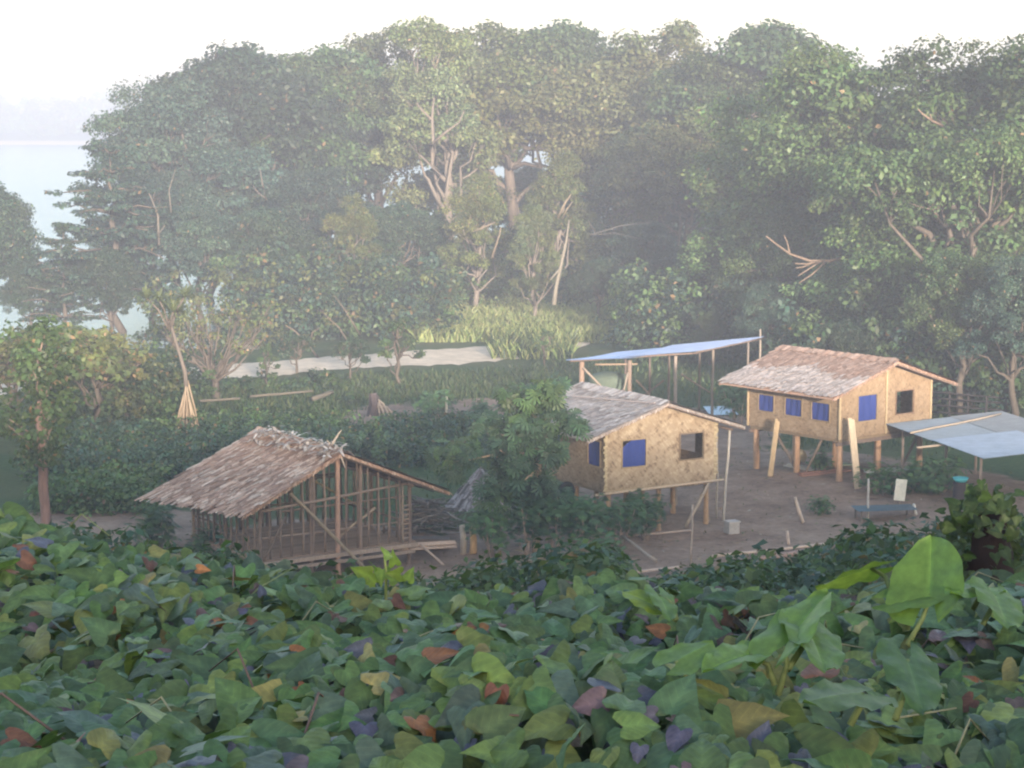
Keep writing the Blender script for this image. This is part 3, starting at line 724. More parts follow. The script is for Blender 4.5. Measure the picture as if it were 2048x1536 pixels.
PAL_A = [(.47, .30, .23), (.54, .36, .275), (.41, .255, .195), (.64, .48, .39), (.35, .215, .16)]
PAL_B = [(.50, .43, .41), (.44, .375, .36), (.56, .49, .46), (.38, .31, .29)]
PAL_C = [(.45, .29, .225), (.50, .335, .265), (.38, .24, .185)]
PAL_CL = [(.58, .47, .43), (.64, .53, .48), (.50, .40, .36)]
BLUE = (.034, .054, .225)

# --- house B: the middle house, pale woven walls
def house_mid():
    yaw = R(30); rf = PZ(1337, 805, 4.72); u = np.array([math.cos(yaw), math.sin(yaw), 0]); w = np.array([-math.sin(yaw), math.cos(yaw), 0])
    fc = rf + .42 * w
    o = thing('stilt_house', 'middle stilt house with pale woven walls, half hidden by the breadfruit tree', 'house', (fc[0], fc[1], 0), yaw, 'thatched stilt houses')
    W, D, zf, zr, ze, hw = 2.36, 4.6, 1.62, 4.72, 3.64, 3.38
    sl = (zr - ze) / hw; tw = zr - .17 - sl * W
    top = [(-W, tw), (0, zr - .17), (W, tw)]
    fF = lambda s, z, d: (s, d, z); fB = lambda s, z, d: (s, D - d, z); fL = lambda s, z, d: (-W + d, s, z); fR = lambda s, z, d: (W - d, s, z)
    hF = [(-1.68, -.68, 2.44, 3.40), (.80, 1.82, 2.52, 3.44)]
    hL = [(.4, 1.2, 2.46, 3.36), (3.1, 3.9, 2.46, 3.36)]
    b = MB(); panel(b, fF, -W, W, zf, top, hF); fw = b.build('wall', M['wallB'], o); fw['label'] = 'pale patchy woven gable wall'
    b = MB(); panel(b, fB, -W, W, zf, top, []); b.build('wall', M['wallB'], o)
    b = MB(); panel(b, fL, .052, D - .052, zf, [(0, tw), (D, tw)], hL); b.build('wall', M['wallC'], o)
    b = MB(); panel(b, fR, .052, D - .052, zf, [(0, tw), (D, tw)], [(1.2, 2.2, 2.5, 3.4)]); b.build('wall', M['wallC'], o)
    window(o, fF, hF[0], BLUE, True, (.36, .27, .17)); wn = window(o, fF, hF[1], None, fr=(.24, .17, .12)); wn['label'] = 'open dark window without a curtain'
    window(o, fL, hL[0], BLUE); window(o, fL, hL[1], BLUE)
    # fringe of leaf ends at the corners
    for sx in (-W, W):
        b = MB(); b.box((sx, -.004, (zf + tw) / 2), (.10, .006, tw - zf - .02), None, (.42, .33, .22))
        for i in range(60):
            z = random.uniform(zf, tw); L = random.uniform(.03, .14); h = random.uniform(.02, .05); sg = 1 if sx > 0 else -1
            b.add([(sx - sg * .05, -.008, z - h), (sx + sg * L, -.012, z - h + random.uniform(-.05, .05)), (sx + sg * L, -.012, z + random.uniform(-.03, .05)), (sx - sg * .05, -.008, z + h)], [(0, 1, 2, 3)], jc((.44, .35, .23), .25))
        b.build('leaf_fringe', M['thatch'], o)
    b = MB(); b.box((0, -.012, zf + .02), (2 * W, .02, .05), None, (.40, .31, .21))
    for i in range(90):
        x = random.uniform(-W, W); h = random.uniform(.03, .10)
        b.add([(x - .04, -.008, zf + .03), (x + .04, -.008, zf + .03), (x + .03, -.014, zf - h), (x - .03, -.014, zf - h)], [(0, 1, 2, 3)], jc((.42, .33, .22), .3))
    b.build('leaf_fringe', M['thatch'], o)
    beam(o, (0, D / 2, zf - .06), (2 * W - .1, D - .1, .08), 'floor', (.25, .18, .12))
    roof(o, hw, hw, zr, ze, -.42, D + .95, PAL_B, None, 18, .17)
    for x in (-W + .2, 0, W - .25):
        for y in (.15, D / 2, D - .2): post(o, x, y, -.5, zf - .11, .10, col=jc((.38, .25, .16)))
    strut(o, (-W - .5, -.09, zf - .06), (W + .35, -.09, zf + .02), .045, 'rail', (.55, .42, .32))
    strut(o, (W - .3, -.05, zf - .05), (W - 1.45, -.25, .05), .075, 'brace', (.36, .29, .23))
    strut(o, (-W + .3, .3, zf - .1), (-W + .1, 1.7, 0), .05)
    strut(o, (W + .52, .15, -.2), (W + .72, .1, 3.42), .055, 'roof_post', (.50, .45, .41))
    strut(o, (W + .75, .9, -.2), (W + .72, .9, 3.4), .04, 'roof_post', (.42, .37, .33))
    strut(o, (W + .7, 3.5, -.2), (W + .7, 3.5, 3.4), .045, 'roof_post', (.40, .34, .30))
    strut(o, (W + .7, -.1, 3.46), (W + .7, D, 3.46), .04, 'purlin')
    # a loose bamboo pole lies on the roof slope
    b = MB(); b.pole((-.45, -.2, zr - .45 * sl + .13), (-1.15, 4.3, zr - 1.15 * sl + .13), .03, 6, .02, (.36, .30, .29)); q = b.build('loose_pole', M['wood'], None)
    q.location = o.location; q.rotation_euler = o.rotation_euler; tag(q, 'thin grey pole lying on the roof of the middle house', 'pole')
    return o
house_mid()

# --- house C: the right house
def house_right():
    yaw = R(39); rf = PZ(1796, 722, 5.15); w = np.array([-math.sin(yaw), math.cos(yaw), 0]); fc = rf + .58 * w
    o = thing('stilt_house', 'right stilt house with four blue curtained windows and tan woven walls', 'house', (fc[0], fc[1], 0), yaw, 'thatched stilt houses')
    W, D, zf, zr, ze, hw = 2.72, 5.0, 2.16, 5.15, 3.98, 3.75
    sl = (zr - ze) / hw; tw = zr - .17 - sl * W
    top = [(-W, tw), (0, zr - .17), (W, tw)]
    fF = lambda s, z, d: (s, d, z); fB = lambda s, z, d: (s, D - d, z); fL = lambda s, z, d: (-W + d, s, z); fR = lambda s, z, d: (W - d, s, z)
    hF = [(-1.66, -.56, 2.78, 3.80), (.62, 1.68, 2.88, 3.80)]
    hL = [(.55, 1.50, 2.82, 3.52), (2.05, 2.95, 2.84, 3.52), (3.6, 4.45, 2.86, 3.52)]
    for fr, hs, s0, s1, tp in ((fF, hF, -W, W, top), (fB, [], -W, W, top), (fL, hL, .052, D - .052, [(0, tw), (D, tw)]), (fR, [(1.5, 2.5, 2.6, 3.5)], .052, D - .052, [(0, tw), (D, tw)])):
        b = MB(); panel(b, fr, s0, s1, zf, tp, hs); b.build('wall', M['wallC'], o)
    window(o, fF, hF[0], BLUE); wn = window(o, fF, hF[1], None, fr=(.22, .14, .10)); wn['label'] = 'open dark window without a curtain'
    for h in hL: window(o, fL, h, BLUE)
    for x, y in ((-W - .03, -.03), (W + .03, -.03), (-W - .03, D + .03), (0, -.035)):
        b = MB(); b.box((x, y, (zf + (tw if x else zr - .2)) / 2), (.09, .05, (tw if x else zr - .2) - zf), None, jc((.44, .335, .215), .06)); b.build('corner_strip', M['wood'], o)
    beam(o, (0, D / 2, zf - .07), (2 * W - .1, D - .1, .1), 'floor', (.25, .18, .12))
    for yy in (.1, D - .1): beam(o, (0, yy, zf - .2), (2 * W + .1, .12, .14))
    roof(o, hw, hw, zr, ze, -.58, D + .75, PAL_C, PAL_CL, 18, .17)
    for x in (-W + .25, -.2, W - .35):
        for y in (.2, D / 2, D - .25): post(o, x, y, -.3, zf - .13, .13, col=jc((.42, .26, .17)))
    strut(o, (W - .3, .3, zf - .2), (W - 1.5, .3, .3), .06, col=(.2, .15, .12)); strut(o, (-W + .3, D * .75, zf - .2), (-W + .3, D * .45, .2), .06, col=(.2, .15, .12))
    strut(o, (-W + .3, 1.2, zf - .15), (-W + .3, 2.3, .1), .05, col=(.24, .18, .14))
    return o
house_right()

# --- house A: the left house, still an open frame under a brown thatch roof
def house_left():
    yaw = R(34); rf = PZ(684, 904, 4.0); w = np.array([-math.sin(yaw), math.cos(yaw), 0]); fc = rf + .45 * w
    o = thing('stilt_house', 'unfinished left house, open stud frame under ragged brown thatch', 'house', (fc[0], fc[1], 0), yaw, 'thatched stilt houses')
    W, D, zf, zr, ze = 2.8, 5.0, .62, 4.0, 2.28
    hl, hr = 3.62, 4.15
    roof(o, hl, hr, zr, ze, -.45, D + .45, PAL_A, None, 20, .17, .34, fl=.65)
    # bent pale fronds piled along the ridge
    b = MB()
    for i in range(230):
        y = -.5 + (D + .5) * random.random() ** 1.1; x = random.gauss(-.25, .28); z = zr - abs(x) * .45 + random.uniform(.08, .22)
        a = random.uniform(0, 6.28); L = random.uniform(.2, .6); wd = random.uniform(.03, .07); d = Vector((math.cos(a), math.sin(a), random.uniform(-.35, .25))); s = d.cross(Vector((0, 0, 1))).normalized() * wd
        p = Vector((x, y, z)); m = p + d * L * .5 + Vector((0, 0, .06)); e = p + d * L
        b.add([p - s, p + s, m + s, m - s, e + s * .4, e - s * .4], [(0, 1, 2, 3), (3, 2, 4, 5)], jc(random.choice([(.52, .44, .40), (.46, .37, .32), (.60, .53, .49), (.38, .30, .25)]), .2))
    for p, e in (((0, .35, zr + .05), (.35, .2, zr + .62)), ((.05, .3, zr + .05), (-.25, .1, zr + .35)), ((-.05, -.35, zr), (.05, -.55, zr - .5))):
        b.tube([p, e], [.05, .015], 4, (.5, .4, .33))
    b.build('ridge_fronds', M['thatch'], o)
    zt = lambda x: zr - .2 - (abs(x) * (zr - ze) / (hl if x < 0 else hr))
    # deck
    b = MB()
    for i in range(26):
        y = .05 + (D - .1) * i / 25; b.box((random.uniform(-.05, .05), y, zf + random.uniform(-.012, .012)), (2 * W + random.uniform(.1, .5), .17, .035), None, jc((.32, .22, .165), .2))
    b.build('floor', M['wood'], o)
    beam(o, (0, -.12, zf - .10), (2 * W + .5, .1, .14), col=(.33, .25, .205)); beam(o, (0, -.2, zf - .30), (2 * W + .2, .1, .10), col=(.28, .21, .17)); beam(o, (-W - .06, D / 2, zf - .10), (.1, D, .14)); beam(o, (0, D + .05, zf - .1), (2 * W, .1, .14))
    # main posts
    for x in (-W, -W / 3, W / 3, W):
        for y in (0, D / 2, D):
            if x in (-W, W) or y in (0, D): post(o, x, y, -.9, zt(x) if abs(x) > .1 else zr - .2, .075)
    post(o, .05, -.05, -.7, zr - .22, .085, col=(.42, .26, .20)); post(o, .05, D, -.7, zr - .22, .08)
    # studs of the four open walls
    for x in np.linspace(-W + .35, W - .35, 13):
        if abs(x) > .25: strut(o, (x + random.uniform(-.05, .05), .02, zf + .02), (x, .02, zt(x)), .04, 'stud')
    for x in np.linspace(-W + .25, W - .25, 18): strut(o, (x, D - .02, zf), (x + random.uniform(-.05, .05), D - .02, min(zt(x), 2.6)), .045, 'stud', jc((.24, .19, .16)))
    for y in np.linspace(.4, D - .4, 11):
        strut(o, (-W, y, zf), (-W + random.uniform(-.05, .05), y, zt(-W)), .04, 'stud'); strut(o, (W, y, zf), (W, y + random.uniform(-.05, .05), zt(W)), .04, 'stud')
    for y in (0.06, D - .06):
        for z in (1.35, 2.15): strut(o, (-W + .1 if z < 2 else -W * .7, y, z), (W - .1, y, z + random.uniform(-.05, .05)), .035, 'rail')
    for x in (-W + .06, W - .06): strut(o, (x, 0, 1.3), (x, D, 1.3), .035, 'rail')
    strut(o, (-W, -.02, 2.45 - .2), (W, -.02, zt(W) - .02), .05, 'tie_beam'); strut(o, (-W, D, 2.25), (W, D, 2.25), .05, 'tie_beam')
    for x in (-W, W): strut(o, (x, -.3, zt(x) - .06), (x, D + .3, zt(x) - .06), .05, 'wall_plate')
    strut(o, (0, -.4, zr - .2), (0, D + .4, zr - .2), .05, 'ridge_pole')
    for y in np.linspace(.4, D, 6):
        strut(o, (0, y, zr - .16), (-hl + .1, y, ze - .13), .03, 'rafter'); strut(o, (0, y, zr - .16), (hr - .1, y, ze - .13), .03, 'rafter')
    # braces seen across the front, one slanting out to the ground
    strut(o, (-1.75, -.12, 2.75), (.95, -.75, -.2), .06, 'brace', (.27, .21, .155)); strut(o, (-W + .1, -.05, zf), (-W + .9, -.05, 2.0), .035); strut(o, (1.55, .1, 1.9), (.05, .1, 1.0), .04, col=(.40, .30, .22))
    strut(o, (-2.3, D - .3, 2.2), (-.3, D - .3, .8), .045); strut(o, (.5, D * .5, 2.6), (2.3, D * .5, 1.5), .04, col=(.40, .32, .2))
    strut(o, (W + .35, -.15, .52), (W + 1.05, -.9, -.35), .045, col=(.40, .30, .25))
    # ladder-like double stud at the right corner
    for z in np.arange(zf + .15, 2.0, .16): beam(o, (W - .12, -.03, z), (.26, .04, .04), 'rung', jc((.30, .22, .17)))
    strut(o, (W - .26, -.03, zf), (W - .26, -.03, zt(W) - .05), .04, 'stud', (.30, .23, .18))
    return o
house_left()

# --- corrugated iron sheets
def iron_sheet(b, a, ab, ad, col, amp=.018, wave=.076, nv=3):
    """sheet from corner a along ab (across the waves) and ad"""
    a, ab, ad = Vector(a), Vector(ab), Vector(ad); L = ab.length; n = max(8, int(L / wave * 4)); nr = ab.cross(ad).normalized()
    if nr.z < 0: nr = -nr
    vs = []; fs = []
    for i in range(n + 1):
        q = a + ab * (i / n) + nr * amp * math.sin(2 * math.pi * (i / n) * L / wave)
        for j in range(nv): vs.append(q + ad * (j / (nv - 1)))
    for i in range(n):
        for j in range(nv - 1): fs.append((i * nv + j, (i + 1) * nv + j, (i + 1) * nv + j + 1, i * nv + j + 1))
    m = len(vs); vs2 = [v - nr * .008 for v in vs]
    b.add(vs + vs2, fs + [tuple(x + m for x in reversed(f)) for f in fs], col)

def iron_quad(b, P, col, amp=.016, wave=.09, nv=5):
    """corrugated sheet over four corners; the waves run from P0-P1 towards P3-P2"""
    P = [Vector(p) for p in P]; L = (P[1] - P[0]).length; n = int(L / wave * 4); nr = (P[1] - P[0]).cross(P[3] - P[0]).normalized()
    if nr.z < 0: nr = -nr
    vs = []; fs = []
    for i in range(n + 1):
        u = i / n
        for j in range(nv): v = j / (nv - 1); vs.append(P[0].lerp(P[1], u).lerp(P[3].lerp(P[2], u), v) + nr * (amp * math.sin(6.2832 * u * L / wave) - .05 * math.sin(math.pi * v)))
    for i in range(n):
        for j in range(nv - 1): fs.append((i * nv + j, (i + 1) * nv + j, (i + 1) * nv + j + 1, i * nv + j + 1))
    m = len(vs); b.add(vs + [v - nr * .008 for v in vs], fs + [tuple(x + m for x in reversed(f)) for f in fs], col)

def shelter_back():
    A = PT(1131, 719, 98.2)
    o = thing('open_shelter', 'open pole shelter with a long iron roof in sky-reflecting blue behind the middle house', 'shelter', (A[0], A[1], 0), 0)
    O = Vector((A[0], A[1], 0)); rel = lambda X, Y, t: Vector(PT(X, Y, t)) - O
    b = MB(); iron_quad(b, [rel(1131, 720, 98.2), rel(1262, 716, 98.4), rel(1366, 691.5, 102.4), rel(1235, 704, 101.6)], (.38, .49, .76)); b.build('roof_sheet', M['iron'], o)  # both sheets: blue sheen of reflected sky put into their colour
    b = MB(); iron_quad(b, [rel(1238, 714, 98.0), rel(1392, 702, 100.0), rel(1528, 673, 104.6), rel(1345, 690, 102.2)], (.42, .53, .82)); b.build('roof_sheet', M['iron'], o)
    for X, Y, t, r, c in ((1163, 721, 98.7, .14, (.26, .18, .14)), (1259, 718, 98.9, .11, (.22, .16, .13)), (1351, 709, 99.9, .09, (.27, .22, .19)), (1337, 706, 101.4, .07, (.18, .14, .12)), (1426, 697, 101.6, .07, (.22, .18, .15)), (1496, 681, 103.9, .06, (.18, .15, .13)), (1521, 656, 104.7, .055, (.24, .20, .17)), (1250, 703, 101.8, .06, (.14, .11, .10)), (1300, 699, 102.0, .06, (.14, .11, .10)), (1400, 689, 103.0, .06, (.15, .12, .10))):
        p = rel(X, Y, t); post(o, p.x, p.y, -.3, p.z - .06, r, col=c)
    strut(o, rel(1140, 722, 98.6), rel(1396, 706, 100.2), .05, 'beam'); strut(o, rel(1230, 707, 101.6), rel(1526, 677, 104.7), .05, 'beam'); strut(o, rel(1392, 705, 100.2), rel(1526, 677, 104.6), .05, 'beam')
    strut(o, rel(1166, 735, 98.6), rel(1212, 783, 98.6), .06, col=(.28, .22, .18)); strut(o, rel(1256, 745, 98.8), rel(1246, 786, 98.8), .05, col=(.27, .22, .18)); strut(o, rel(1190, 729, 99), rel(1275, 728, 99), .05, 'rail', (.27, .20, .15))
    strut(o, rel(1272, 760, 101.8), rel(1300, 790, 101.8), .05); strut(o, rel(1328, 760, 101.8), rel(1290, 790, 101.8), .05); strut(o, rel(1362, 748, 103), rel(1420, 785, 103), .05)
    c = rel(1218, 760, 101.0); A = (O.x, O.y)
    # a grey-green water tank stands under the roof
    n = 28; prof = [(0, 0), (.95, 0), (.98, .1)] + [(.98 + (.02 if k % 2 else 0), .1 + k * .16) for k in range(1, 13)] + [(.96, 2.1), (.5, 2.25), (0, 2.3)]
    vs = [(r * math.cos(2 * math.pi * i / n), r * math.sin(2 * math.pi * i / n), z) for r, z in prof for i in range(n)]
    fs = [(k * n + i, k * n + (i + 1) % n, (k + 1) * n + (i + 1) % n, (k + 1) * n + i) for k in range(len(prof) - 1) for i in range(n)]
    b = MB(); b.add(vs, fs, (.12, .15, .12)); t = b.build('water_tank', M['plain'], None, True); t.location = Vector((A[0], A[1], 0)) + Vector((c.x, c.y, .35))
    tag(t, 'grey-green ribbed water tank under the blue iron roof', 'tank')
    return o
shelter_back()

def lean_to():
    zA = 2.55; A = PZ(1772, 848, zA); B = PZ(1905, 834, 2.62); D = PZ(1968, 919, 2.2); 
    o = thing('lean_to_shelter', 'iron roofed lean-to beside the right house, at the right edge', 'shelter', (A[0], A[1], 0), 0)
    rel = lambda p: Vector(p) - Vector((A[0], A[1], 0)); a, bb, d = rel(A), rel(B), rel(D)
    b = MB(); iron_sheet(b, a + (d - a) * .0, (d - a) * .5, (bb - a), (.36, .39, .43), .016, .09); b.build('roof_sheet', M['iron'], o)
    b = MB(); iron_sheet(b, a + (d - a) * .49 + Vector((0, 0, .03)), (d - a) * .51, (bb - a) * 1.25, (.44, .49, .58), .016, .09); b.build('roof_sheet', M['iron'], o)
    b = MB(); iron_sheet(b, bb + Vector((-.1, 0, .02)), (d - a) * .9, (bb - a) * .8, (.33, .33, .34), .016, .09); b.build('roof_sheet', M['iron'], o)
    strut(o, a + (d - a) * .3 + (bb - a) * -.05 + Vector((0, 0, .06)), a + (d - a) * .1 + (bb - a) * 1.6 + Vector((0, 0, .1)), .04, 'batten', (.46, .36, .28))
    strut(o, a + (d - a) * .55 + (bb - a) * -.3 + Vector((0, 0, -.1)), a + (d - a) * .55 + (bb - a) * 1.3 + Vector((0, 0, -.1)), .045, 'batten', (.46, .36, .28))
    for f, g in ((.12, .1), (.9, .1), (.12, 1.2), (.9, 1.2), (.5, .2)):
        p = a + (d - a) * f + (bb - a) * g; post(o, p.x, p.y, -.2, p.z - .05, .06, col=jc((.26, .2, .17)))
lean_to()

# ------------------------------------------------------------------ yard things
def pole_thing(name, label, cat, a, c, r, col, group=None, n=7):
    b = MB(); b.pole((0, 0, 0), Vector(c) - Vector(a), r, n, .03, col); o = b.build(name, M['wood'], None, True); o.location = tuple(map(float, a)); return tag(o, label, cat, group)
def plank(label, a, c, w, th, col):
    a, c = Vector(a), Vector(c); L = (c - a).length; b = MB(); b.box((0, 0, L / 2), (w * .48, th, L), None, col); b.box((w * .5, .012, L / 2 - .03), (w * .46, th, L - .06), None, jc(col, .12))
    o = b.build('leaning_plank', M['wood']); o.location = a; z = (c - a).normalized(); x = Vector((math.cos(.65), math.sin(.65), 0)); x = (x - z * x.dot(z)).normalized(); y = z.cross(x)
    o.rotation_euler = Matrix((x, y, z)).transposed().to_euler(); return tag(o, label, 'plank', 'planks leaning on the right house')
g0 = PZ(1713, 978); plank('wide bright plank leaning against the front corner of the right house', g0, PT(1699, 836, depth(g0) + .35), .36, .05, (.60, .46, .33))
g0 = PZ(1538, 953); plank('narrow darker plank leaning against the left side of the right house', g0, PT(1553, 838, depth(g0) + .45), .26, .05, (.46, .345, .225))

def block():
    b = MB(); b.box((0, 0, .2), (.42, .42, .40), Matrix.Rotation(.4, 3, 'Z'), (.42, .38, .36)); b.box((.02, .02, .42), (.46, .46, .05), Matrix.Rotation(.4, 3, 'Z'), (.48, .44, .42)); b.box((-.02, 0, .02), (.3, .3, .02), None, (.2, .18, .16))
    o = b.build('wooden_box', M['plain']); o.location = PZ(1463, 1066, 0); tag(o, 'small grey box on the ground by the roof post of the middle house', 'box')
block()
pole_thing('leaning_stake', 'pale crooked stake leaning in the middle of the yard', 'stake', PZ(1606, 1046), PZ(1606, 1046) + np.array([-.3, .1, .95]), .07, (.55, .43, .36), 'stakes in the yard')
pole_thing('short_stake', 'short pale stake before the long pole lying in the yard', 'stake', PZ(1577, 1090), PZ(1577, 1090) + np.array([-.05, .05, .5]), .06, (.52, .40, .34), 'stakes in the yard')
pole_thing('thin_post', 'thin grey upright post before the right house gable', 'post', PZ(1735, 1040), PZ(1735, 1040) + np.array([0, 0, 1.55]), .045, (.46, .42, .40))
pole_thing('white_stake', 'short white stake at the right end of the dark sheet', 'stake', PZ(1832, 1030), PZ(1832, 1030) + np.array([-.1, 0, .42]), .06, (.62, .58, .54), 'stakes in the yard')
pole_thing('white_post', 'lone whitish post standing in the crops above the left house', 'post', PZ(893, 832), PZ(893, 832) + np.array([0, 0, 1.0]), .07, (.62, .58, .52))
pole_thing('fallen_pole', 'long pale pole lying across the yard at right', 'pole', PZ(1425, 1113, .12), PZ(1665, 1086, .12), .055, (.56, .42, .34), 'poles lying on the ground')
pole_thing('fallen_pole', 'pole lying lower in the yard, right of the cassava', 'pole', PZ(1250, 1146, .1), PZ(1360, 1134, .1), .05, (.54, .40, .33), 'poles lying on the ground')
pole_thing('fallen_pole', 'dark slanting pole right of the cassava bushes', 'pole', PZ(1312, 1122, .08), PZ(1244, 1072, .5), .06, (.32, .26, .22), 'poles lying on the ground')
pole_thing('fallen_pole', 'thin pole lying under the front of the middle house', 'pole', PZ(1250, 1073, .1), PZ(1385, 1060, .1), .04, (.46, .34, .28), 'poles lying on the ground')
pole_thing('fallen_pole', 'thick reddish log lying behind the long pole in the yard', 'log', PZ(1520, 1118, .06), PZ(1640, 1098, .06), .09, (.36, .24, .20), 'poles lying on the ground')
pole_thing('fallen_pole', 'pale pole lying in the grass right of the pandanus', 'pole', PZ(400, 802, .15), PZ(480, 797, .2), .07, (.14, .12, .095), 'poles lying on the ground')
pole_thing('fallen_pole', 'pale pole lying in the grass left of the pandanus', 'pole', PZ(225, 808, .1), PZ(320, 806, .2), .06, (.14, .12, .095), 'poles lying on the ground')
pole_thing('fallen_pole', 'long pole lying in the grass towards the stump', 'pole', PZ(500, 793, .1), PZ(625, 782, .25), .07, (.14, .12, .095), 'poles lying on the ground')
pole_thing('fallen_pole', 'grey log tilted up on the grass left of the stump', 'log', PZ(625, 798, .1), PZ(665, 784, .3), .12, (.14, .12, .095), 'poles lying on the ground')
pole_thing('thin_post', 'thin dark pole standing before the middle house posts', 'post', PZ(1381, 1128, .0), PZ(1381, 1128, 0) + np.array([.05, .1, 2.0]), .035, (.36, .29, .25))

def white_panel():
    b = MB(); b.box((0, 0, .62), (.42, .04, .82), Matrix.Rotation(.1, 3, 'Y'), (.66, .64, .58)); b.box((.0, .03, .28), (.05, .04, .6), None, (.3, .24, .2)); o = b.build('white_board', M['plain']); o.location = PZ(1800, 1012); tag(o, 'small white board standing upright among the plants', 'board')
    o = thing('sheet_table', 'low rough table with a dark blue-green sheet top in the yard', 'table', PZ(1770, 1040), .15)
    b = MB(); iron_sheet(b, (-1.15, -.35, .42), (2.3, 0, 0), (0, .9, .05), (.10, .16, .19), .016, .09); b.build('tabletop', M['iron'], o)
    for x in (-1, 1):
        for y in (-.25, .45): post(o, x, y, -.1, .41, .04, 'leg', (.2, .16, .14))
white_panel()

def drum():
    b = MB(); n = 24; prof = [(0, 0), (.28, 0)] + [(.28 + (.012 if k in (3, 6) else 0), .08 * k) for k in range(1, 11)] + [(.28, .86), (.25, .86), (.25, .8), (0, .8)]
    vs = [(r * math.cos(6.2832 * i / n), r * math.sin(6.2832 * i / n), z) for r, z in prof for i in range(n)]
    b.add(vs, [(k * n + i, k * n + (i + 1) % n, (k + 1) * n + (i + 1) % n, (k + 1) * n + i) for k in range(len(prof) - 1) for i in range(n)], (.06, .045, .045))
    o = b.build('oil_drum', M['plain'], None, True); p = PZ(1920, 1008); o.location = p; tag(o, 'dark upright drum under the turquoise basin', 'drum')
    b = MB(); prof = [(0, .02), (.2, .02), (.3, .16), (.31, .16), (.21, 0), (0, 0)]
    vs = [(r * math.cos(6.2832 * i / n), r * math.sin(6.2832 * i / n), z) for r, z in prof for i in range(n)]
    b.add(vs, [(k * n + i, k * n + (i + 1) % n, (k + 1) * n + (i + 1) % n, (k + 1) * n + i) for k in range(len(prof) - 1) for i in range(n)], (.10, .48, .58))
    q = b.build('basin', M['cloth'], None, True); q.location = p + np.array([0, 0, .865]); tag(q, 'turquoise basin on top of the dark drum', 'basin')
    o2 = bpy.data.objects.new('oil_drum', o.data); COL.objects.link(o2); o2.location = PZ(1880, 978); tag(o2, 'dark drum under the iron lean-to, left of the basin', 'drum')
drum()

def ground_sheet():
    p = PZ(1440, 828); o = thing('iron_sheet', 'small light blue iron sheet lying behind the roof end of the middle house', 'sheet', p, .1)
    b = MB(); iron_sheet(b, (-.75, -1.1, .12), (1.5, 0, 0), (.1, 2.3, .12), (.50, .60, .74), .016, .09); b.build('panel', M['iron'], o)
    for y in (-.9, .9): strut(o, (-.7, y, .05), (.75, y, .06), .045, 'batten')
ground_sheet()

def under_house_stuff():
    for i, (X, Y, L, c, lab) in enumerate(((1650, 948, 2.6, (.34, .18, .14), 'reddish board lying lowest under the right house'), (1610, 940, 2.2, (.42, .38, .34), 'grey board lying under the left of the right house'), (1780, 944, 2.2, (.50, .50, .48), 'pale grey board lying under the right house gable'), (1660, 932, 1.8, (.24, .30, .24), 'greenish board lying behind the others under the right house'))):
        b = MB(); b.box((0, 0, .05), (L, .28, .06), None, c); b.box((.1, .3, .05), (L * .8, .22, .05), None, jc(c)); b.box((-.3, .14, .11), (L * .7, .2, .05), None, jc(c)); o = b.build('loose_board', M['plain']); o.location = PZ(X, Y); o.rotation_euler = (0, 0, [.55, -.9, .25, .1][i]); tag(o, lab, 'board', 'boards under the right house')
    b = MB(); vs = []; n = 14
    for j in range(9):
        t = j / 8; r = .22 * math.sin(math.pi * (.08 + .9 * t)) ** .6
        for k in range(n): vs.append((r * math.cos(6.2832 * k / n) * (1 + .08 * math.sin(k * 2.1)), r * math.sin(6.2832 * k / n), t * .55))
    b.add(vs, [(j * n + k, j * n + (k + 1) % n, (j + 1) * n + (k + 1) % n, (j + 1) * n + k) for j in range(8) for k in range(n)] + [tuple(range(n))[::-1], tuple(range(8 * n, 9 * n))], (.50, .40, .27))
    b.tube([(0, 0, .5), (0, .02, .95)], [.015, .015], 5, (.3, .25, .2)); o = b.build('hanging_sack', M['cloth'], None, True); p = PT(1603, 925, 87.5); o.location = p; tag(o, 'pale round sack hanging under the right house', 'sack')
    b = MB(); n, m = 24, 8
    vs = [((.30 + .09 * math.cos(6.2832 * j / m)) * math.cos(6.2832 * i / n), .09 * math.sin(6.2832 * j / m), (.30 + .09 * math.cos(6.2832 * j / m)) * math.sin(6.2832 * i / n)) for i in range(n) for j in range(m)]
    b.add(vs, [(i * m + j, ((i + 1) % n) * m + j, ((i + 1) % n) * m + (j + 1) % m, i * m + (j + 1) % m) for i in range(n) for j in range(m)], (.03, .03, .035))
    o = b.build('tyre', M['plain'], None, True); o.location = PT(1132, 984, 75.5); o.rotation_euler = (.1, 0, .6); tag(o, 'black tyre under the left side of the middle house', 'tyre')
under_house_stuff()

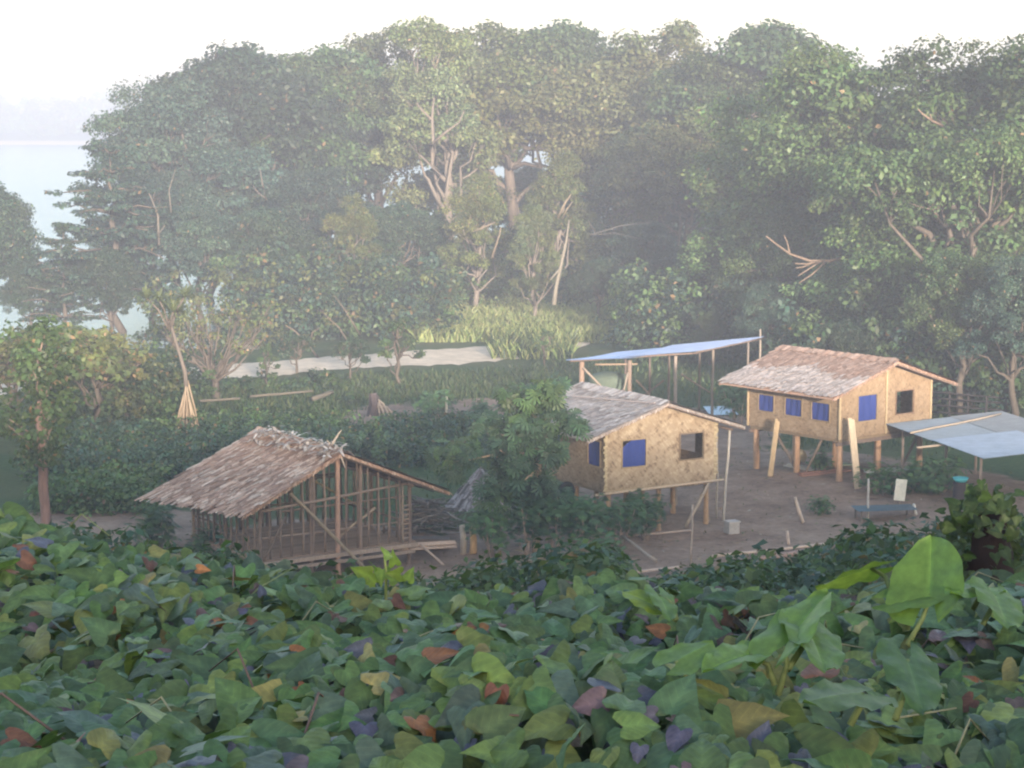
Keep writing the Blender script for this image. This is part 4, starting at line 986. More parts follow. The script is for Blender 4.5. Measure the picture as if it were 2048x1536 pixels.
def woodpile():
    b = MB(); c = PZ(858, 1062)
    for i in range(120):
        h = rng.uniform(0, 1) ** 1.4; x = rng.normal() * .75 * (1.15 - h); y = rng.normal() * .45; z = .06 + h * 1.15
        a = rng.normal() * .45 + (0 if rng.random() < .7 else 1.2); L = rng.uniform(.6, 1.5); d = Vector((math.cos(a), math.sin(a), rng.normal() * .18)) * L / 2; p = Vector((x, y, z)); m = p + Vector((0, 0, rng.normal() * .06))
        b.tube([p - d, m, p + d], [.035, .03, .02], 5, jc(random.choice([(.24, .21, .20), (.32, .29, .28), (.18, .15, .14)])), .1)
    o = b.build('firewood_heap', M['wood'], None, True); o.location = c; tag(o, 'heap of grey branches stacked right of the unfinished house', 'firewood')
    b = MB()
    for k in range(7): b.pole((-1.0, k * .09, k % 2 * .09), (1.0, k * .09 + .05, k % 2 * .09 + .04), .045, 6, .02, jc((.46, .34, .28)))
    o = b.build('pole_stack', M['wood'], None, True); o.location = PZ(855, 1098, .35); o.rotation_euler = (0, 0, .15); tag(o, 'stack of pale poles at the corner of the unfinished house', 'poles')
    b = MB(); b.box((0, .3, .17), (1.5, .6, .34), None, (.13, .10, .09)); o = b.build('timber_support', M['wood']); o.location = PZ(855, 1098, 0) ; tag(o, 'dark timber block carrying the stack of pale poles', 'block')
woodpile()

def stumps():
    for X, Y, hh, r, c, lab in ((926, 1108, 1.0, .11, (.46, .40, .36), 'grey cut log standing left of the orange one, below the breadfruit tree'), (946, 1106, .95, .12, (.62, .42, .24), 'orange cut log standing below the breadfruit tree')):
        b = MB(); b.tube([(0, 0, -.1), (.02, 0, hh * .5), (-.03, 0, hh)], [r * 1.15, r, r * .95], 10, c, .08); o = b.build('standing_log', M['wood'], None, True); o.location = PZ(X, Y); tag(o, lab, 'log', 'cut logs standing below the breadfruit tree')
    o = thing('tree_stump', 'old dark stump with pale spreading roots in the bare patch', 'stump', PZ(752, 832))
    b = MB(); b.tube([(0, 0, -.1), (-.05, 0, .6), (-.15, .05, 1.15)], [.42, .36, .2], 10, (.10, .075, .075), .25); b.build('trunk', M['bark'], o)
    for dx, dy, h in ((.75, -.3, .9), (.5, -.4, .8), (1.1, 0, .6), (.25, -.5, .9), (-.3, -.4, .5)):
        b = MB(); b.tube([(.0, 0, h), (dx * .5, dy * .5, h * .72), (dx, dy, -.05)], [.07, .06, .05], 6, jc((.42, .34, .28))); b.build('root', M['bark'], o, True)
stumps()

def heap():
    b = MB()
    for i in range(420):
        a = rng.uniform(0, 6.28); r = rng.random() ** .6 * 1.3; z = 1.5 * (1 - r / 1.35) + rng.uniform(0, .08); p = Vector((math.cos(a) * r, math.sin(a) * r * .8, z)); d = Vector((math.cos(a + rng.normal() * .4), math.sin(a + rng.normal() * .4), -1.0)).normalized() * rng.uniform(.25, .6); s = d.cross(Vector((0, 0, 1))).normalized() * rng.uniform(.03, .07)
        b.add([p - s, p + s, p + d + s, p + d - s], [(0, 1, 2, 3)], jc(random.choice([(.34, .29, .29), (.28, .23, .23), (.40, .35, .34)]), .2))
    b.tube([(0, 0, 0), (0, 0, .7), (0, 0, 1.4)], [1.2, .65, .1], 12, (.2, .17, .17))
    o = b.build('thatch_heap', M['thatch']); o.location = PZ(962, 1012); tag(o, 'grey heap of old palm thatch behind the breadfruit tree', 'heap')
heap()

def fence():
    A = PZ(1862, 836); B = PZ(2010, 850); o = thing('rail_fence', 'dark rail fence of rough poles behind the iron lean-to', 'fence', A); L = Vector(B - A)
    for k in range(5): p = L * (k / 4); post(o, p.x, p.y, -.1, 1.5, .06, col=(.05, .042, .042))
    for z in (.35, .7, 1.05, 1.35): strut(o, Vector((-.2, -.05, z)), L + Vector((.2, -.05, z + random.uniform(-.1, .1))), .05, 'rail', (.06, .05, .05))
fence()

# ------------------------------------------------------------------ single plants
def pandanus():
    base = PZ(375, 872); o = thing('pandanus_tree', 'pandanus tree on a pale cone of prop roots in the dark crops', 'tree', base)
    ap = Vector((.0, 0, 2.7))
    for k in range(13):
        a = 6.2832 * k / 13; r = random.uniform(.45, .72); b = MB(); e = Vector((math.cos(a) * r, math.sin(a) * r, -.1)); s = ap + Vector((math.cos(a) * .05, math.sin(a) * .05, -random.uniform(0, .9)))
        b.tube([s, s.lerp(e, .5) + Vector((math.cos(a), math.sin(a), 0)) * .05, e], [.045, .05, .06], 6, jc((.36, .265, .185), .15)); b.build('prop_root', M['bark'], o, True)
    top = Vector((-.75, .2, 5.4)); b = MB(); pts = [ap + Vector((0, 0, -1.0)), ap + Vector((-.05, 0, .3)), Vector((-.35, .1, 4.0)), top]; b.tube(pts, [.10, .11, .08, .06], 7, (.13, .105, .09), .08)
    ends = []
    for k in range(6):
        a = k * 1.05; e = top + Vector((math.cos(a) * random.uniform(.5, 1.1), math.sin(a) * random.uniform(.5, 1.0), random.uniform(.3, 1.2))); b.tube([top - Vector((0, 0, .5)), top.lerp(e, .5), e], [.06, .05, .04], 6, (.13, .105, .09)); ends.append(e)
    b.build('trunk', M['bark'], o, True)
    b = MB()
    for e in ends:
        for i in range(60):
            a = random.uniform(0, 6.28); el = random.uniform(-.2, 1.3); L = random.uniform(.6, 1.1); d = Vector((math.cos(a) * math.cos(el), math.sin(a) * math.cos(el), math.sin(el))); s = d.cross(Vector((0, 0, 1))).normalized() * .04
            m = e + d * L * .6; t = e + d * L + Vector((0, 0, -.3 * L)); b.add([e - s, e + s, m + s, m - s, t + s * .2, t - s * .2], [(0, 1, 2, 3), (3, 2, 4, 5)], jc(tuple(GREENS['pale'] * 1.1), .3))
    b.build('crown', M['leaf'], o)
pandanus()

def fan_tree():
    base = PZ(432, 800); o = thing('bare_tree', 'half bare tree with branches fanning upward, right of the pandanus', 'tree', base)
    wood = MB(); parts = []; c = (.105, .085, .072)
    limb(wood, (0, 0, -.2), (.0, 0, 1.4), .24, .16, 0, 8, c, 5, .03)
    for k in range(26):
        a = rng.uniform(-1, 1); d = rng.uniform(-.6, .6); L = rng.uniform(3, 5.2); e = np.array([a * 2.9, d * 2.4, 1.3 + L * (1 - .25 * abs(a)) * .85])
        pl = limb(wood, (rng.normal() * .08, rng.normal() * .08, rng.uniform(.9, 1.5)), e, .085, .02, -.06, 5, jc(c), 6, .04)
        for j in range(4):
            s = pl[rng.integers(2, 6)]; q = s + np.array([a * .5 + rng.normal() * .45, rng.normal() * .45, rng.uniform(.4, 1.0)]); limb(wood, s, q, .025, .01, 0, 4, jc(c), 4, .06)
            if rng.random() < .65: parts.append(puff(q, .35, 16, .2, GREENS['olive'] * rng.uniform(.9, 1.6), .8, .5, dry=.12))
        if abs(e[2]) > 4.2: parts.append(puff(e, .4, 26, .2, GREENS['pale'] * rng.uniform(.9, 1.4), .8, .5))
    wood.build('trunk', M['bark'], o, True); V, Fc, C = merge(parts); link('crown', np_mesh('fan_crown', V, Fc, C, M['leaf']), o)
fan_tree()

tree('small2', 175, 640, 99, 1.25, 'small tree with pale forked trunks left of the pandanus', 'small trees before the road', name='small_tree')
tree('small1', 250, 690, 104, 1.0, 'small dark tree between the pale trunked tree and the pandanus', 'small trees before the road', name='small_tree')
tree('small2', 40, 650, 98, 1.2, 'small leafy tree beyond the reddish trunk at the left edge', 'small trees before the road', name='small_tree')
tree('small1', 700, 668, 120, .9, 'small dark tree standing before the left end of the bright road', 'small trees before the road', name='small_tree')
tree('sapling', 800, 640, 118, 1.1, 'sapling with forked dark trunk in front of the bright road', 'small trees before the road', name='small_tree')
tree('small1', 590, 660, 124, 1.1, 'small dark tree hiding the road right of the fan-branched tree', 'small trees before the road', name='small_tree')
tree('sapling', 535, 690, 118, .9, 'slim dark sapling before the road right of the fan-branched tree', 'small trees before the road', name='small_tree')
tree('sapling', 1090, 660, 128, 1.0, 'sapling in the grass left of the blue roofed shelter', 'small trees before the road', name='small_tree')

def left_tree():
    p = PZ(95, 1082); o = thing('broadleaf_tree', 'near tree at the left edge with a straight reddish trunk', 'tree', p)
    wood = MB(); limb(wood, (0, 0, -.3), (-.15, 0, 5.0), .20, .15, 0, 9, (.24, .15, .13), 8, .01); parts = []
    for i in range(60):
        a = rng.uniform(0, 6.28); z = rng.uniform(2.9, 7.8); r = rng.uniform(.2, 1.5) * (1 if z > 3.6 else .6)
        c = np.array([math.cos(a) * r * .9 - .15, math.sin(a) * r * .9, z])
        if i < 24: limb(wood, (-.1, 0, max(2.6, z - 1)), c, .05, .015, 0, 4, (.24, .17, .14), 4, .05)
        parts.append(puff(c, .55, 46, .24, GREENS['mid'] * rng.uniform(.7, 1.25), .8, .5))
    wood.build('trunk', M['bark'], o, True); V, Fc, C = merge(parts); link('crown', np_mesh('left_crown', V, Fc, C, M['leaf']), o)
left_tree()

# lobed big-leaf template (breadfruit, cassava)
def lobed(n=5, depth_=.55):
    pts = [(-.05, 0, 0)]
    for k in range(n):
        a = (k - (n - 1) / 2) * 2.3 / (n - 1)
        for da, r in ((-.16, depth_), (0, 1.0 - .12 * abs(a)), (.16, depth_)): pts.append((math.cos(a + da) * r, math.sin(a + da) * r, -.12 * r * r))
    tf = []
    for k in range(n):
        i = 1 + 3 * k; tf.append((0, i, i + 1, i + 2))
    return np.array(pts), np.array(tf)
LBV, LBF = lobed(5, .72); CAV, CAF = lobed(7, .42)

def big_leaf_cluster(c, n, r, size, base, tv, tf, up=.6):
    d = unit(rng.normal(size=(n, 3)) + np.array([0, 0, .15])); pos = np.asarray(c) + d * r * rng.uniform(.5, 1.05, (n, 1))
    nrm = unit(d * .5 + np.array([0, 0, up]) + np.array([0, -.25, 0]) + rng.normal(size=(n, 3)) * .3); ax = unit(d * np.array([1, 1, .3]) + rng.normal(size=(n, 3)) * .3 + np.array([0, 0, -.3]))
    col = base[None] * rng.uniform(.7, 1.35, (n, 1)) * (1 + rng.normal(size=(n, 3)) * .05)
    return leaves(pos, nrm, ax, size * rng.uniform(.7, 1.2, n), np.clip(col, .005, 1), tv, tf)

def breadfruit():
    p = PZ(1072, 1105); t = depth(p); o = thing('breadfruit_tree', 'breadfruit tree with large dark lobed leaves before the middle house', 'tree', p)
    wood = MB(); parts = []; c0 = (.34, .25, .18)
    loc = lambda X, Y, dd=0: PT(X, Y, t + dd) - p
    tr = [np.array([0, 0, -.2]), loc(1072, 1010), loc(1080, 900), loc(1085, 830), loc(1082, 790)]
    wood.tube(tr, [.16, .14, .11, .08, .04], 8, c0, .06)
    br = [(loc(1078, 930), loc(900, 925, -.5)), (loc(1080, 900), loc(960, 850, .3)), (loc(1084, 850), loc(1020, 800, .2)), (loc(1084, 840), loc(1150, 845, -.6)), (loc(1080, 900), loc(1115, 905, -.7)), (loc(1076, 960), loc(980, 985, -.6)), (loc(1085, 830), loc(1105, 785, .3)), (loc(1074, 980), loc(1100, 985, -.7)), (loc(1078, 930), loc(1000, 900, -.9)), (loc(1078, 940), loc(1050, 960, -1.1)), (loc(1080, 890), loc(1060, 860, -.9))]
    for a, b in br:
        pl = limb(wood, a, b, .06, .02, .06, 5, c0, 6, .04)
        for q in (2, 3, 4, 5):
            for k in range(2): parts.append(big_leaf_cluster(pl[q] + rng.normal(size=3) * .22, 15, .34, .36, GREENS['dark'] * 1.5 * rng.uniform(.8, 1.5), LBV, LBF))
    for X, Y in ((1080, 775), (1100, 790), (1060, 800), (880, 915), (900, 900), (1010, 790), (1150, 845), (1040, 890), (1010, 940), (1090, 920), (1060, 990), (1000, 1000), (1095, 955), (990, 955), (960, 905)):
        parts.append(big_leaf_cluster(loc(X, Y, rng.uniform(-.9, .4)), 24, .40, .36, GREENS['mid'] * rng.uniform(.8, 1.45), LBV, LBF))
    for X, Y in ((1030, 830), (890, 905), (1050, 800), (1100, 850), (930, 890)):
        parts.append(big_leaf_cluster(loc(X, Y, -.6), 9, .4, .36, GREENS['fresh'] * 1.2, LBV, LBF))
    wood.build('trunk', M['bark'], o, True); V, Fc, C = merge(parts); link('crown', np_mesh('breadfruit_crown', V, Fc, C, M['leaf']), o)
breadfruit()

def cassava_proto(key, hgt, n):
    wood = MB(); parts = []
    for k in range(n):
        a = rng.uniform(0, 6.28); e = np.array([math.cos(a) * rng.uniform(.1, .7), math.sin(a) * rng.uniform(.1, .7), hgt * rng.uniform(.65, 1)])
        limb(wood, (math.cos(a) * .1, math.sin(a) * .1, -.1), e, .025, .015, 0, 5, (.34, .25, .2), 4, .03)
        parts.append(big_leaf_cluster(e, 24, .42, .24, np.array((.085, .16, .07)) * rng.uniform(.8, 1.3), CAV, CAF, .9)); parts.append(big_leaf_cluster(e * np.array([.9, .9, .72]), 16, .40, .22, np.array((.065, .125, .06)), CAV, CAF, .9))
    V, Fc, C = merge(parts); return wood.mesh(key + '_stem', M['bark'], True), np_mesh(key + '_leaves', V, Fc, C, M['leaf'])
CAS = [cassava_proto('cassava1', 1.9, 9), cassava_proto('cassava2', 1.5, 8), cassava_proto('cassava3', .9, 8)]
def cassava(k, X, Y, label, sc=1.0, group='cassava bushes', name='cassava_bush', cat='bush'):
    p = PZ(X, Y); p[2] = float(H(p[0], p[1])); o = thing(name, label, cat, p, rng.uniform(0, 6.28), group, sc); link('stem', CAS[k][0], o); link('foliage', CAS[k][1], o); return o
cassava(0, 1110, 1112, 'cassava bush just under the left side of the middle house')
cassava(0, 1180, 1118, 'cassava bush under the middle house gable, left of the front rail end')
cassava(1, 1240, 1095, 'cassava bush under the middle house floor at the centre')
cassava(1, 1292, 1080, 'rightmost cassava bush under the middle house, by the slanting brace')
cassava(0, 1050, 1118, 'cassava bush at the foot of the breadfruit tree')
cassava(1, 985, 1112, 'leafy bush right of the two standing logs', group='bushes of the yard')
cassava(1, 1150, 1080, 'cassava bush behind the front row, close to the house wall')
cassava(2, 1190, 1165, 'low dark feathery bush at the edge of the vines', 1.3, 'bushes of the yard')
cassava(2, 870, 832, 'round dark green shrub in the bare patch left of the white post', 1.1, 'bushes of the yard')
cassava(2, 965, 850, 'small shrub right of the white post', 1.0, 'bushes of the yard')
cassava(1, 1475, 850, 'dark shrub between the middle and the right house', 1.3, 'bushes of the yard')
cassava(2, 1640, 1030, 'small weedy plant in the yard beside the leaning stake', .6, 'bushes of the yard')
cassava(2, 1760, 990, 'green plant at the foot of the thin grey post', 1.0, 'bushes of the yard')
cassava(2, 1830, 985, 'green plant right of the white board', 1.1, 'bushes of the yard')
cassava(2, 1880, 990, 'tall green plant left of the drum with the basin', 1.2, 'bushes of the yard')
cassava(2, 1640, 945, 'low plant under the floor of the right house', .7, 'bushes of the yard')
cassava(2, 310, 1090, 'low plant at the left corner of the unfinished house', 1.2, 'bushes of the yard')
cassava(2, 420, 1120, 'low straggly plant before the unfinished house', 1.0, 'bushes of the yard')

# ------------------------------------------------------------------ near slope
def slope_weeds():
    parts = []
    LX = [40, 250, 430, 500, 560, 640, 800, 880, 960, 1030, 1120, 1240, 1300, 1360, 1480, 1600, 1700, 1800, 1900, 2080]
    LY = [1078, 1062, 1105, 1140, 1165, 1170, 1165, 1180, 1150, 1100, 1095, 1115, 1180, 1165, 1140, 1120, 1085, 1060, 1050, 1040]
    for i in range(4300):
        y = rng.uniform(24, 57); X = rng.uniform(1340, 2900) if rng.random() < .6 else rng.uniform(-700, 1500); x = (X - CX) / F * y
        z = float(H(x, y)); lim = HC - (np.interp(X, LX, LY) + rng.uniform(0, 30) - 225) / F * y
        hh = lim - z
        if hh < .1: continue
        zc = z + min(hh, rng.uniform(.8, 3.4)) * rng.uniform(.7, 1.0)
        parts.append(puff((x, y, zc), .42, 24, .16, GREENS[['mid', 'dark', 'mid', 'blue'][rng.integers(4)]] * rng.uniform(.8, 1.3), .7, .6))
    V, Fc, C = merge(parts)
    tag(link('slope_weeds', np_mesh('slope_weeds', V, Fc, C, M['crop'])), 'fine leafed dark green weeds covering the slope below the vines', 'weeds', kind='stuff')
slope_weeds()

# sweet potato vine leaf: heart shaped, folded along the midrib
def vine_template(lobe):
    if lobe: o = [(-.17, .16), (-.20, .34), (-.08, .52), (.10, .47), (.26, .37), (.48, .27), (.72, .14), (.88, .05)]
    else: o = [(-.14, .14), (-.20, .30), (-.10, .44), (.10, .47), (.30, .43), (.52, .31), (.74, .17), (.90, .06)]
    mid = [-.02, .03, .10, .20, .34, .52, .74, .90]; n = len(mid); V = []; sh = []
    def zz(x, y): return .34 * abs(y) - .62 * y * y - .30 * max(x, 0) ** 2 + .035 * math.sin(11 * x + 2) * abs(y) * 2
    for x in mid: V.append((x, 0, zz(x, 0))); sh.append(1.4)
    V.append((1.0, 0, zz(1.0, 0))); sh.append(1.2)
    idx = {}
    for sg in (1, -1):
        for i, (x, y) in enumerate(o):
            xm = mid[i] * .5 + x * .5; idx[sg, i, 0] = len(V); V.append((xm, y * sg * .5, zz(xm, y * .5) + (.018 if i % 2 else -.012))); sh.append(1.06 if i % 2 else .94)
            idx[sg, i, 1] = len(V); V.append((x, y * sg, zz(x, y))); sh.append(1.0)
    T = []
    for sg in (1, -1):
        for i in range(n - 1):
            for A, B, Cc, D in ((i, i + 1, idx[sg, i + 1, 0], idx[sg, i, 0]), (idx[sg, i, 0], idx[sg, i + 1, 0], idx[sg, i + 1, 1], idx[sg, i, 1])):
                t = [(A, B, Cc), (A, Cc, D)]; T += t if sg > 0 else [q[::-1] for q in t]
        t = [(n - 1, n, idx[sg, n - 1, 0]), (idx[sg, n - 1, 0], n, idx[sg, n - 1, 1])]; T += t if sg > 0 else [q[::-1] for q in t]
    return np.array(V), np.array(T), np.array(sh)
VT = [vine_template(False), vine_template(True)]
VCOL = [((.080, .134, .052), .40), ((.060, .104, .054), .25), ((.112, .156, .050), .14), ((.145, .165, .06), .025), ((.078, .078, .125), .065), ((.105, .076, .09), .035), ((.14, .066, .052), .03), ((.26, .11, .05), .010), ((.22, .19, .08), .014), ((.070, .108, .082), .08)]

def vines():
    parts = []; wood = MB(); locs = []
    pc = np.array([c for c, _ in VCOL]); pw = np.array([w for _, w in VCOL]); pw /= pw.sum()
    def add(n, y0, y1, smin, smax, zlo, zhi, side=0):
        y = y0 + (y1 - y0) * rng.random(n) ** .85; half = .30 * y + .35
        x = rng.uniform(-1, 1, n) * half
        if side: x = np.sign(x) * (half + side * rng.random(n))
        z = H(x, y)
        lump = .06 * np.sin(x * 2.3 + 1.0) * np.sin(y * 1.9) + .04 * np.sin(x * 5.1 + y * 3.3)
        pos = np.stack([x, y, z + zlo + (zhi - zlo) * rng.random(n) ** .6 + lump], 1)
        nrm = unit(np.array([0, -.42, 1.0]) + rng.normal(size=(n, 3)) * np.array([.45, .38, .25]))
        a = rng.uniform(0, 6.28, n); ax = np.stack([np.cos(a), np.sin(a), np.full(n, -.15)], 1); ax[:, 1] -= .5
        # patches: colour varies by shoot, not leaf by leaf
        patch = np.floor(x * 2.2 + .7 * np.sin(y * 2)) * 31 + np.floor(y * 2.0) * 17
        ci = rng.choice(len(pc), n, p=pw)
        ps = (np.sin(patch * 12.9898) * 43758.5453) % 1
        ci = np.where((ps > .9) & (rng.random(n) < .16), 4, ci); ci = np.where((ps < .04) & (rng.random(n) < .25), 3, ci)
        col = pc[ci] * rng.uniform(.72, 1.3, (n, 1)) * (1 + rng.normal(size=(n, 3)) * .05)
        s = rng.uniform(smin, smax, n) * np.where(np.isin(ci, (4, 5, 6, 7)), .68, 1)
        k = rng.random(n) < .55
        for sel, T in ((k, VT[0]), (~k, VT[1])):
            sc = np.stack([s[sel], s[sel] * rng.uniform(.75, 1.1, sel.sum()), s[sel] * rng.uniform(.5, 1.7, sel.sum())], 1)
            parts.append(leaves(pos[sel], nrm[sel], ax[sel], sc, np.clip(col[sel], .005, 1), T[0], T[1], T[2])); locs.append(np.tile(T[0] * np.array([.5, .5, 0]) + .5, (int(sel.sum()), 1)))
    add(6000, 2.9, 5.2, .06, .115, .02, .26)
    add(8600, 4.6, 9.0, .062, .115, .02, .26)
    add(9000, 1.5, 9.0, .075, .125, .02, .26, 2.8); add(1500, .9, 3.0, .07, .12, .02, .22)
    add(260, 3.6, 8.5, .105, .135, .18, .27)
    V, Fc, C = merge(parts)
    tag(link('sweet_potato_vines', np_mesh('sweet_potato_vines', V, Fc, C, M['vine'], True, np.concatenate(locs))), 'dense sweet potato vines with green, purple and yellow leaves in the foreground', 'vines', kind='stuff')
    for i in range(90):
        y = rng.uniform(3.2, 8.2); x = rng.uniform(-1, 1) * (.29 * y + .2); z = float(H(x, y)) + rng.uniform(.12, .27); a = rng.uniform(0, 6.28); L = rng.uniform(.12, .4)
        wood.tube([(x, y, z - .08), (x + math.cos(a) * L * .5, y + math.sin(a) * L * .5, z + rng.uniform(0, .08)), (x + math.cos(a) * L, y + math.sin(a) * L, z + rng.uniform(-.06, .06))], [.0035, .003, .002], 4, jc(random.choice([(.17, .20, .10), (.24, .23, .15), (.16, .11, .10)])))
    tag(wood.build('vine_stems', M['plain'], None, True), 'thin pale trailing stems among the foreground vine leaves', 'stems', kind='stuff')
vines()

# taro leaves
def taro_leaf(parent, base, tip, nrm, width, fold=.25, curl=.2, col=(.12, .22, .045), stalk=None, lobe=.42):
    base, tip, nrm = Vector(base), Vector(tip), Vector(nrm); ax = tip - base; L = ax.length; ax.normalize(); nrm = (nrm - ax * nrm.dot(ax)).normalized(); sd = nrm.cross(ax)
    b = MB(); rows = []; ts = np.linspace(-lobe, 1, 19); nw = 8
    for s in (1, -1):
        o = len(b.v); vs = []; cs = []
        for t in ts:
            if t >= 0: w = .5 * (1 - t) ** .72 * (1 + .85 * t); inn = 0
            else: q = -t / lobe; w = .5 * math.sqrt(max(0, 1 - (q * .97) ** 2.4)); inn = .06 * min(1, q * 6) + .10 * q
            w = max(w, inn + .002)
            for j in range(nw + 1):
                f = j / nw; y = inn + (w - inn) * f
                wave = .035 * math.sin(t * 13 + s * 1.3) * f * f
                z = fold * y - curl * (max(t, 0) ** 2) * .6 - .35 * y * y * (1 if fold >= 0 else -1) + wave - .012 * math.cos((t * 5.5 - y * 3) * 6.28) * (f > .1)
                vs.append(base + ax * (t * L) + sd * (s * y * width) + nrm * (z * L * .8))
                vein = 1.35 if (f < .06 and t >= 0) else (1.12 if abs(((t * 5.5 - y * 3) % 1) - .5) > .40 else 1.0)
                cs.append(tuple(c * vein for c in col))
        fs = []
        for i in range(len(ts) - 1):
            for j in range(nw):
                q = (i * (nw + 1) + j, (i + 1) * (nw + 1) + j, (i + 1) * (nw + 1) + j + 1, i * (nw + 1) + j + 1); fs.append(q if s > 0 else q[::-1])
        b.v += [tuple(v) for v in vs]; b.c += cs; b.f += [tuple(x + o for x in f) for f in fs]
    b.build('leaf', M['taro'], parent, True)
    if stalk is not None:
        b = MB(); st = [base, base.lerp(Vector(stalk), .5) + Vector((.01, 0, .01)), Vector(stalk)]
        b.tube(st, [.0045, .006, .007], 7, (.17, .21, .09)); b.build('stalk', M['plain'], parent, True)

def taro(label, baseXY, t, lvs):
    k = .755; o0 = PT(baseXY[0], baseXY[1], t * k); o = thing('taro_plant', label, 'taro', o0, 0, 'taro plants among the vines')
    for (bx, by, bt, tx, ty, tt, nrm, wd, fold, curl, col, sx, sy, stt) in lvs:
        taro_leaf(o, PT(bx, by, bt * k) - o0, PT(tx, ty, tt * k) - o0, nrm, wd * k, fold, curl, col, None if sx is None else PT(sx, sy, stt * k) - o0)
LG = (.155, .265, .06); LG2 = (.13, .22, .06); LY = (.22, .30, .055)
taro('tall taro with one broad leaf held upright at the right', (1835, 1260), 6.9, [
    (1858, 1200, 6.75, 1866, 1076, 6.9, (-.62, -.85, .25), .27, .5, -.1, (.125, .215, .055), 1815, 1290, 6.7),
    (1742, 1136, 7.0, 1628, 1166, 7.0, (.15, .55, 1), .20, -.35, .2, (.15, .22, .05), 1782, 1185, 6.9),
    (1800, 1200, 6.8, 1930, 1180, 6.7, (.3, -.5, .8), .15, .3, .2, LG2, 1815, 1260, 6.8)])
taro('taro with several large bright leaves crowded on one stalk base', (1560, 1400), 5.6, [
    (1570, 1292, 5.5, 1652, 1172, 5.75, (-.75, -.8, .55), .185, .35, .12, LG, 1556, 1390, 5.5),
    (1618, 1262, 5.6, 1655, 1335, 5.3, (.25, -.9, .6), .17, .2, .1, LG2, 1575, 1340, 5.5),
    (1500, 1310, 5.5, 1410, 1325, 5.3, (-.2, -.55, .9), .12, .3, .25, LG, 1550, 1370, 5.5)])
taro('taro leaf held flat on a single thin stalk, left of the big taro', (1380, 1420), 5.4, [
    (1352, 1322, 5.4, 1425, 1280, 5.45, (-.25, -.28, 1), .155, -.25, .1, LG2, 1378, 1405, 5.4)])
taro('small taro with a narrow drooping leaf beyond the flat leaf', (1400, 1260), 6.6, [
    (1310, 1212, 6.6, 1246, 1174, 6.7, (.1, -.4, 1), .10, .25, .25, LY, 1352, 1240, 6.5),
    (1318, 1190, 6.6, 1345, 1232, 6.4, (.3, -.7, .7), .09, .2, .2, LG2, 1352, 1240, 6.5)])
taro('taro leaf at the right edge beside the dark trunk', (1960, 1230), 6.8, [
    (1965, 1172, 6.8, 1900, 1180, 6.6, (-.1, -.3, 1), .15, -.2, .1, LG, 1945, 1220, 6.8),
    (1990, 1190, 6.7, 2020, 1250, 6.4, (.2, -.8, .6), .17, .2, .1, LG2, 1965, 1250, 6.7)])
taro('dark broad taro low in the right foreground', (1650, 1460), 4.8, [
    (1725, 1385, 4.8, 1610, 1390, 4.6, (-.1, -.45, 1), .15, -.2, .15, (.085, .14, .05), 1700, 1450, 4.8),
    (1815, 1320, 5.2, 1850, 1420, 4.9, (.15, -.8, .7), .15, .15, .1, (.08, .15, .05), 1790, 1440, 5.1)])

def shoot():
    o0 = PT(770, 1175, 7.3); o = thing('vine_shoot', 'bright yellow-green vine shoot rising before the unfinished house', 'vine', o0)
    b = MB(); b.tube([(0, 0, -.15), tuple(PT(772, 1140, 7.3) - o0), tuple(PT(768, 1105, 7.3) - o0)], [.006, .005, .003], 5, (.26, .30, .10)); b.build('stem', M['plain'], o, True)
    T = VT[1]; pos = np.array([PT(X, Y, 7.3 + rng.uniform(-.1, .1)) - o0 for X, Y in ((768, 1108), (745, 1130), (790, 1128), (735, 1150), (800, 1148), (765, 1140), (780, 1160), (815, 1160), (750, 1165))]); n = len(pos)
    nrm = unit(np.array([0, -.8, .6]) + rng.normal(size=(n, 3)) * .4); ax = unit(rng.normal(size=(n, 3)) + np.array([0, -.2, .5])); V, Fc, C = leaves(pos, nrm, ax, rng.uniform(.045, .07, n), np.array((.17, .24, .05))[None] * rng.uniform(.8, 1.2, (n, 1)), T[0], T[1], T[2])
    link('foliage', np_mesh('shoot_leaves', V, Fc, C, M['taro'], True), o)
shoot()

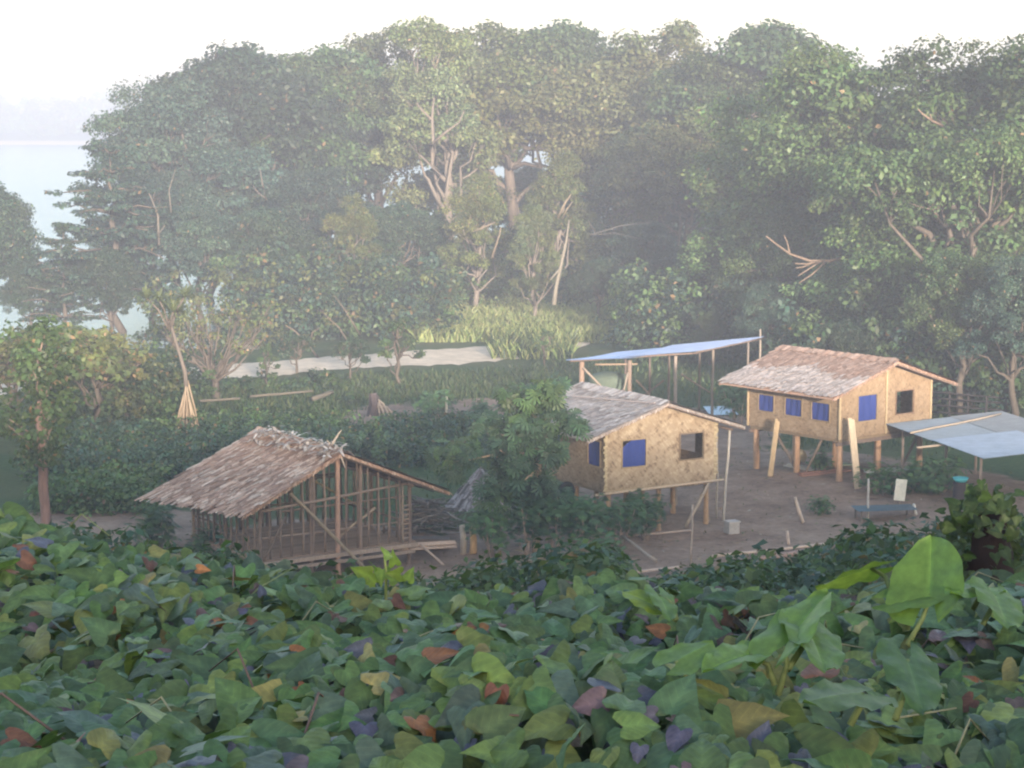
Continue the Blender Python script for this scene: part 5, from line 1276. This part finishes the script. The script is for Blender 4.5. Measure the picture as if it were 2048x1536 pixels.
def right_bush():
    o0 = PT(1985, 1240, 9.5); o0[2] = float(H(o0[0], o0[1])); o = thing('stump_with_creeper', 'dark reddish stump wrapped by creeper at the right edge', 'stump', o0)
    a = PT(1972, 1170, 9.5) - o0; c = PT(1975, 1035, 9.6) - o0; b = MB(); b.tube([(a[0], a[1], -.1), tuple(a), tuple((a + c) / 2 + np.array([.02, 0, 0])), tuple(c)], [.12, .11, .09, .07], 12, (.030, .017, .017), .18); b.build('trunk', M['bark'], o, True)
    T = VT[0]; P = []
    for X, Y, sx, sy, n in ((1935, 1050, 35, 40, 130), (1900, 1110, 40, 30, 110), (1975, 1000, 40, 25, 90), (2010, 1080, 25, 60, 110), (1940, 1150, 60, 25, 110)):
        for k in range(n): P.append(PT(X + rng.normal() * sx * .6, Y + rng.normal() * sy * .6, 9.7 + rng.normal() * .25) - o0)
    pos = np.array(P); n = len(pos); nrm = unit(np.array([0, -.7, .7]) + rng.normal(size=(n, 3)) * .45); ax = unit(rng.normal(size=(n, 3)) + np.array([0, 0, -.4]))
    V, Fc, C = leaves(pos, nrm, ax, rng.uniform(.035, .065, n), GREENS['mid'][None] * rng.uniform(.5, 1.1, (n, 1)), T[0], T[1], T[2]); link('foliage', np_mesh('creeper_leaves', V, Fc, C, M['taro'], True), o)
right_bush()

# ------------------------------------------------------------------ air, sky, light
def haze():
    b = MB(); b.box((-100, 575, 23.0), (1240, 1470, 58), None); 
    m, nt, out = mat('haze_air'); v = nt.nodes.new('ShaderNodeVolumePrincipled'); v.inputs['Density'].default_value = .0016; v.inputs['Color'].default_value = (.62, .645, .78, 1); v.inputs['Anisotropy'].default_value = .0
    nt.links.new(v.outputs[0], out.inputs['Volume']); o = b.build('haze', m); tag(o, 'thin pale morning haze over the village and bay', 'haze', kind='stuff')
haze()

SUN_AZ, SUN_EL = R(168), R(8)        # azimuth clockwise from +Y: behind the camera, to the right
wd = bpy.data.worlds.new('World'); scn.world = wd; wd.use_nodes = True; nt = wd.node_tree
bg = nt.nodes['Background']; sky = nt.nodes.new('ShaderNodeTexSky'); sky.sky_type = 'NISHITA'; sky.sun_disc = False
sky.sun_elevation = SUN_EL; sky.sun_rotation = SUN_AZ; sky.air_density = 1.2; sky.dust_density = 1.5; sky.ozone_density = 1.4
nt.links.new(sky.outputs[0], bg.inputs[0]); bg.inputs[1].default_value = .12
ld = bpy.data.lights.new('sun', 'SUN'); lo = bpy.data.objects.new('sun', ld); COL.objects.link(lo)
ld.energy = 3.6; ld.angle = R(3); ld.color = (1, .88, .72)
lo.rotation_euler = Vector((math.sin(SUN_AZ) * math.cos(SUN_EL), math.cos(SUN_AZ) * math.cos(SUN_EL), math.sin(SUN_EL))).to_track_quat('Z', 'Y').to_euler()

scn.view_settings.view_transform = 'Standard'; scn.view_settings.look = 'None'; scn.view_settings.exposure = 2.36; scn.view_settings.gamma = 1; scn.view_settings.use_curve_mapping = False
scn.render.engine = 'CYCLES'; cy = scn.cycles
cy.max_bounces = 5; cy.diffuse_bounces = 3; cy.glossy_bounces = 2; cy.transmission_bounces = 3; cy.volume_bounces = 1; cy.transparent_max_bounces = 4
cy.use_denoising = True; cy.filter_width = 2.2; cy.sample_clamp_indirect = 4
scn.render.resolution_x = 1024; scn.render.resolution_y = 768
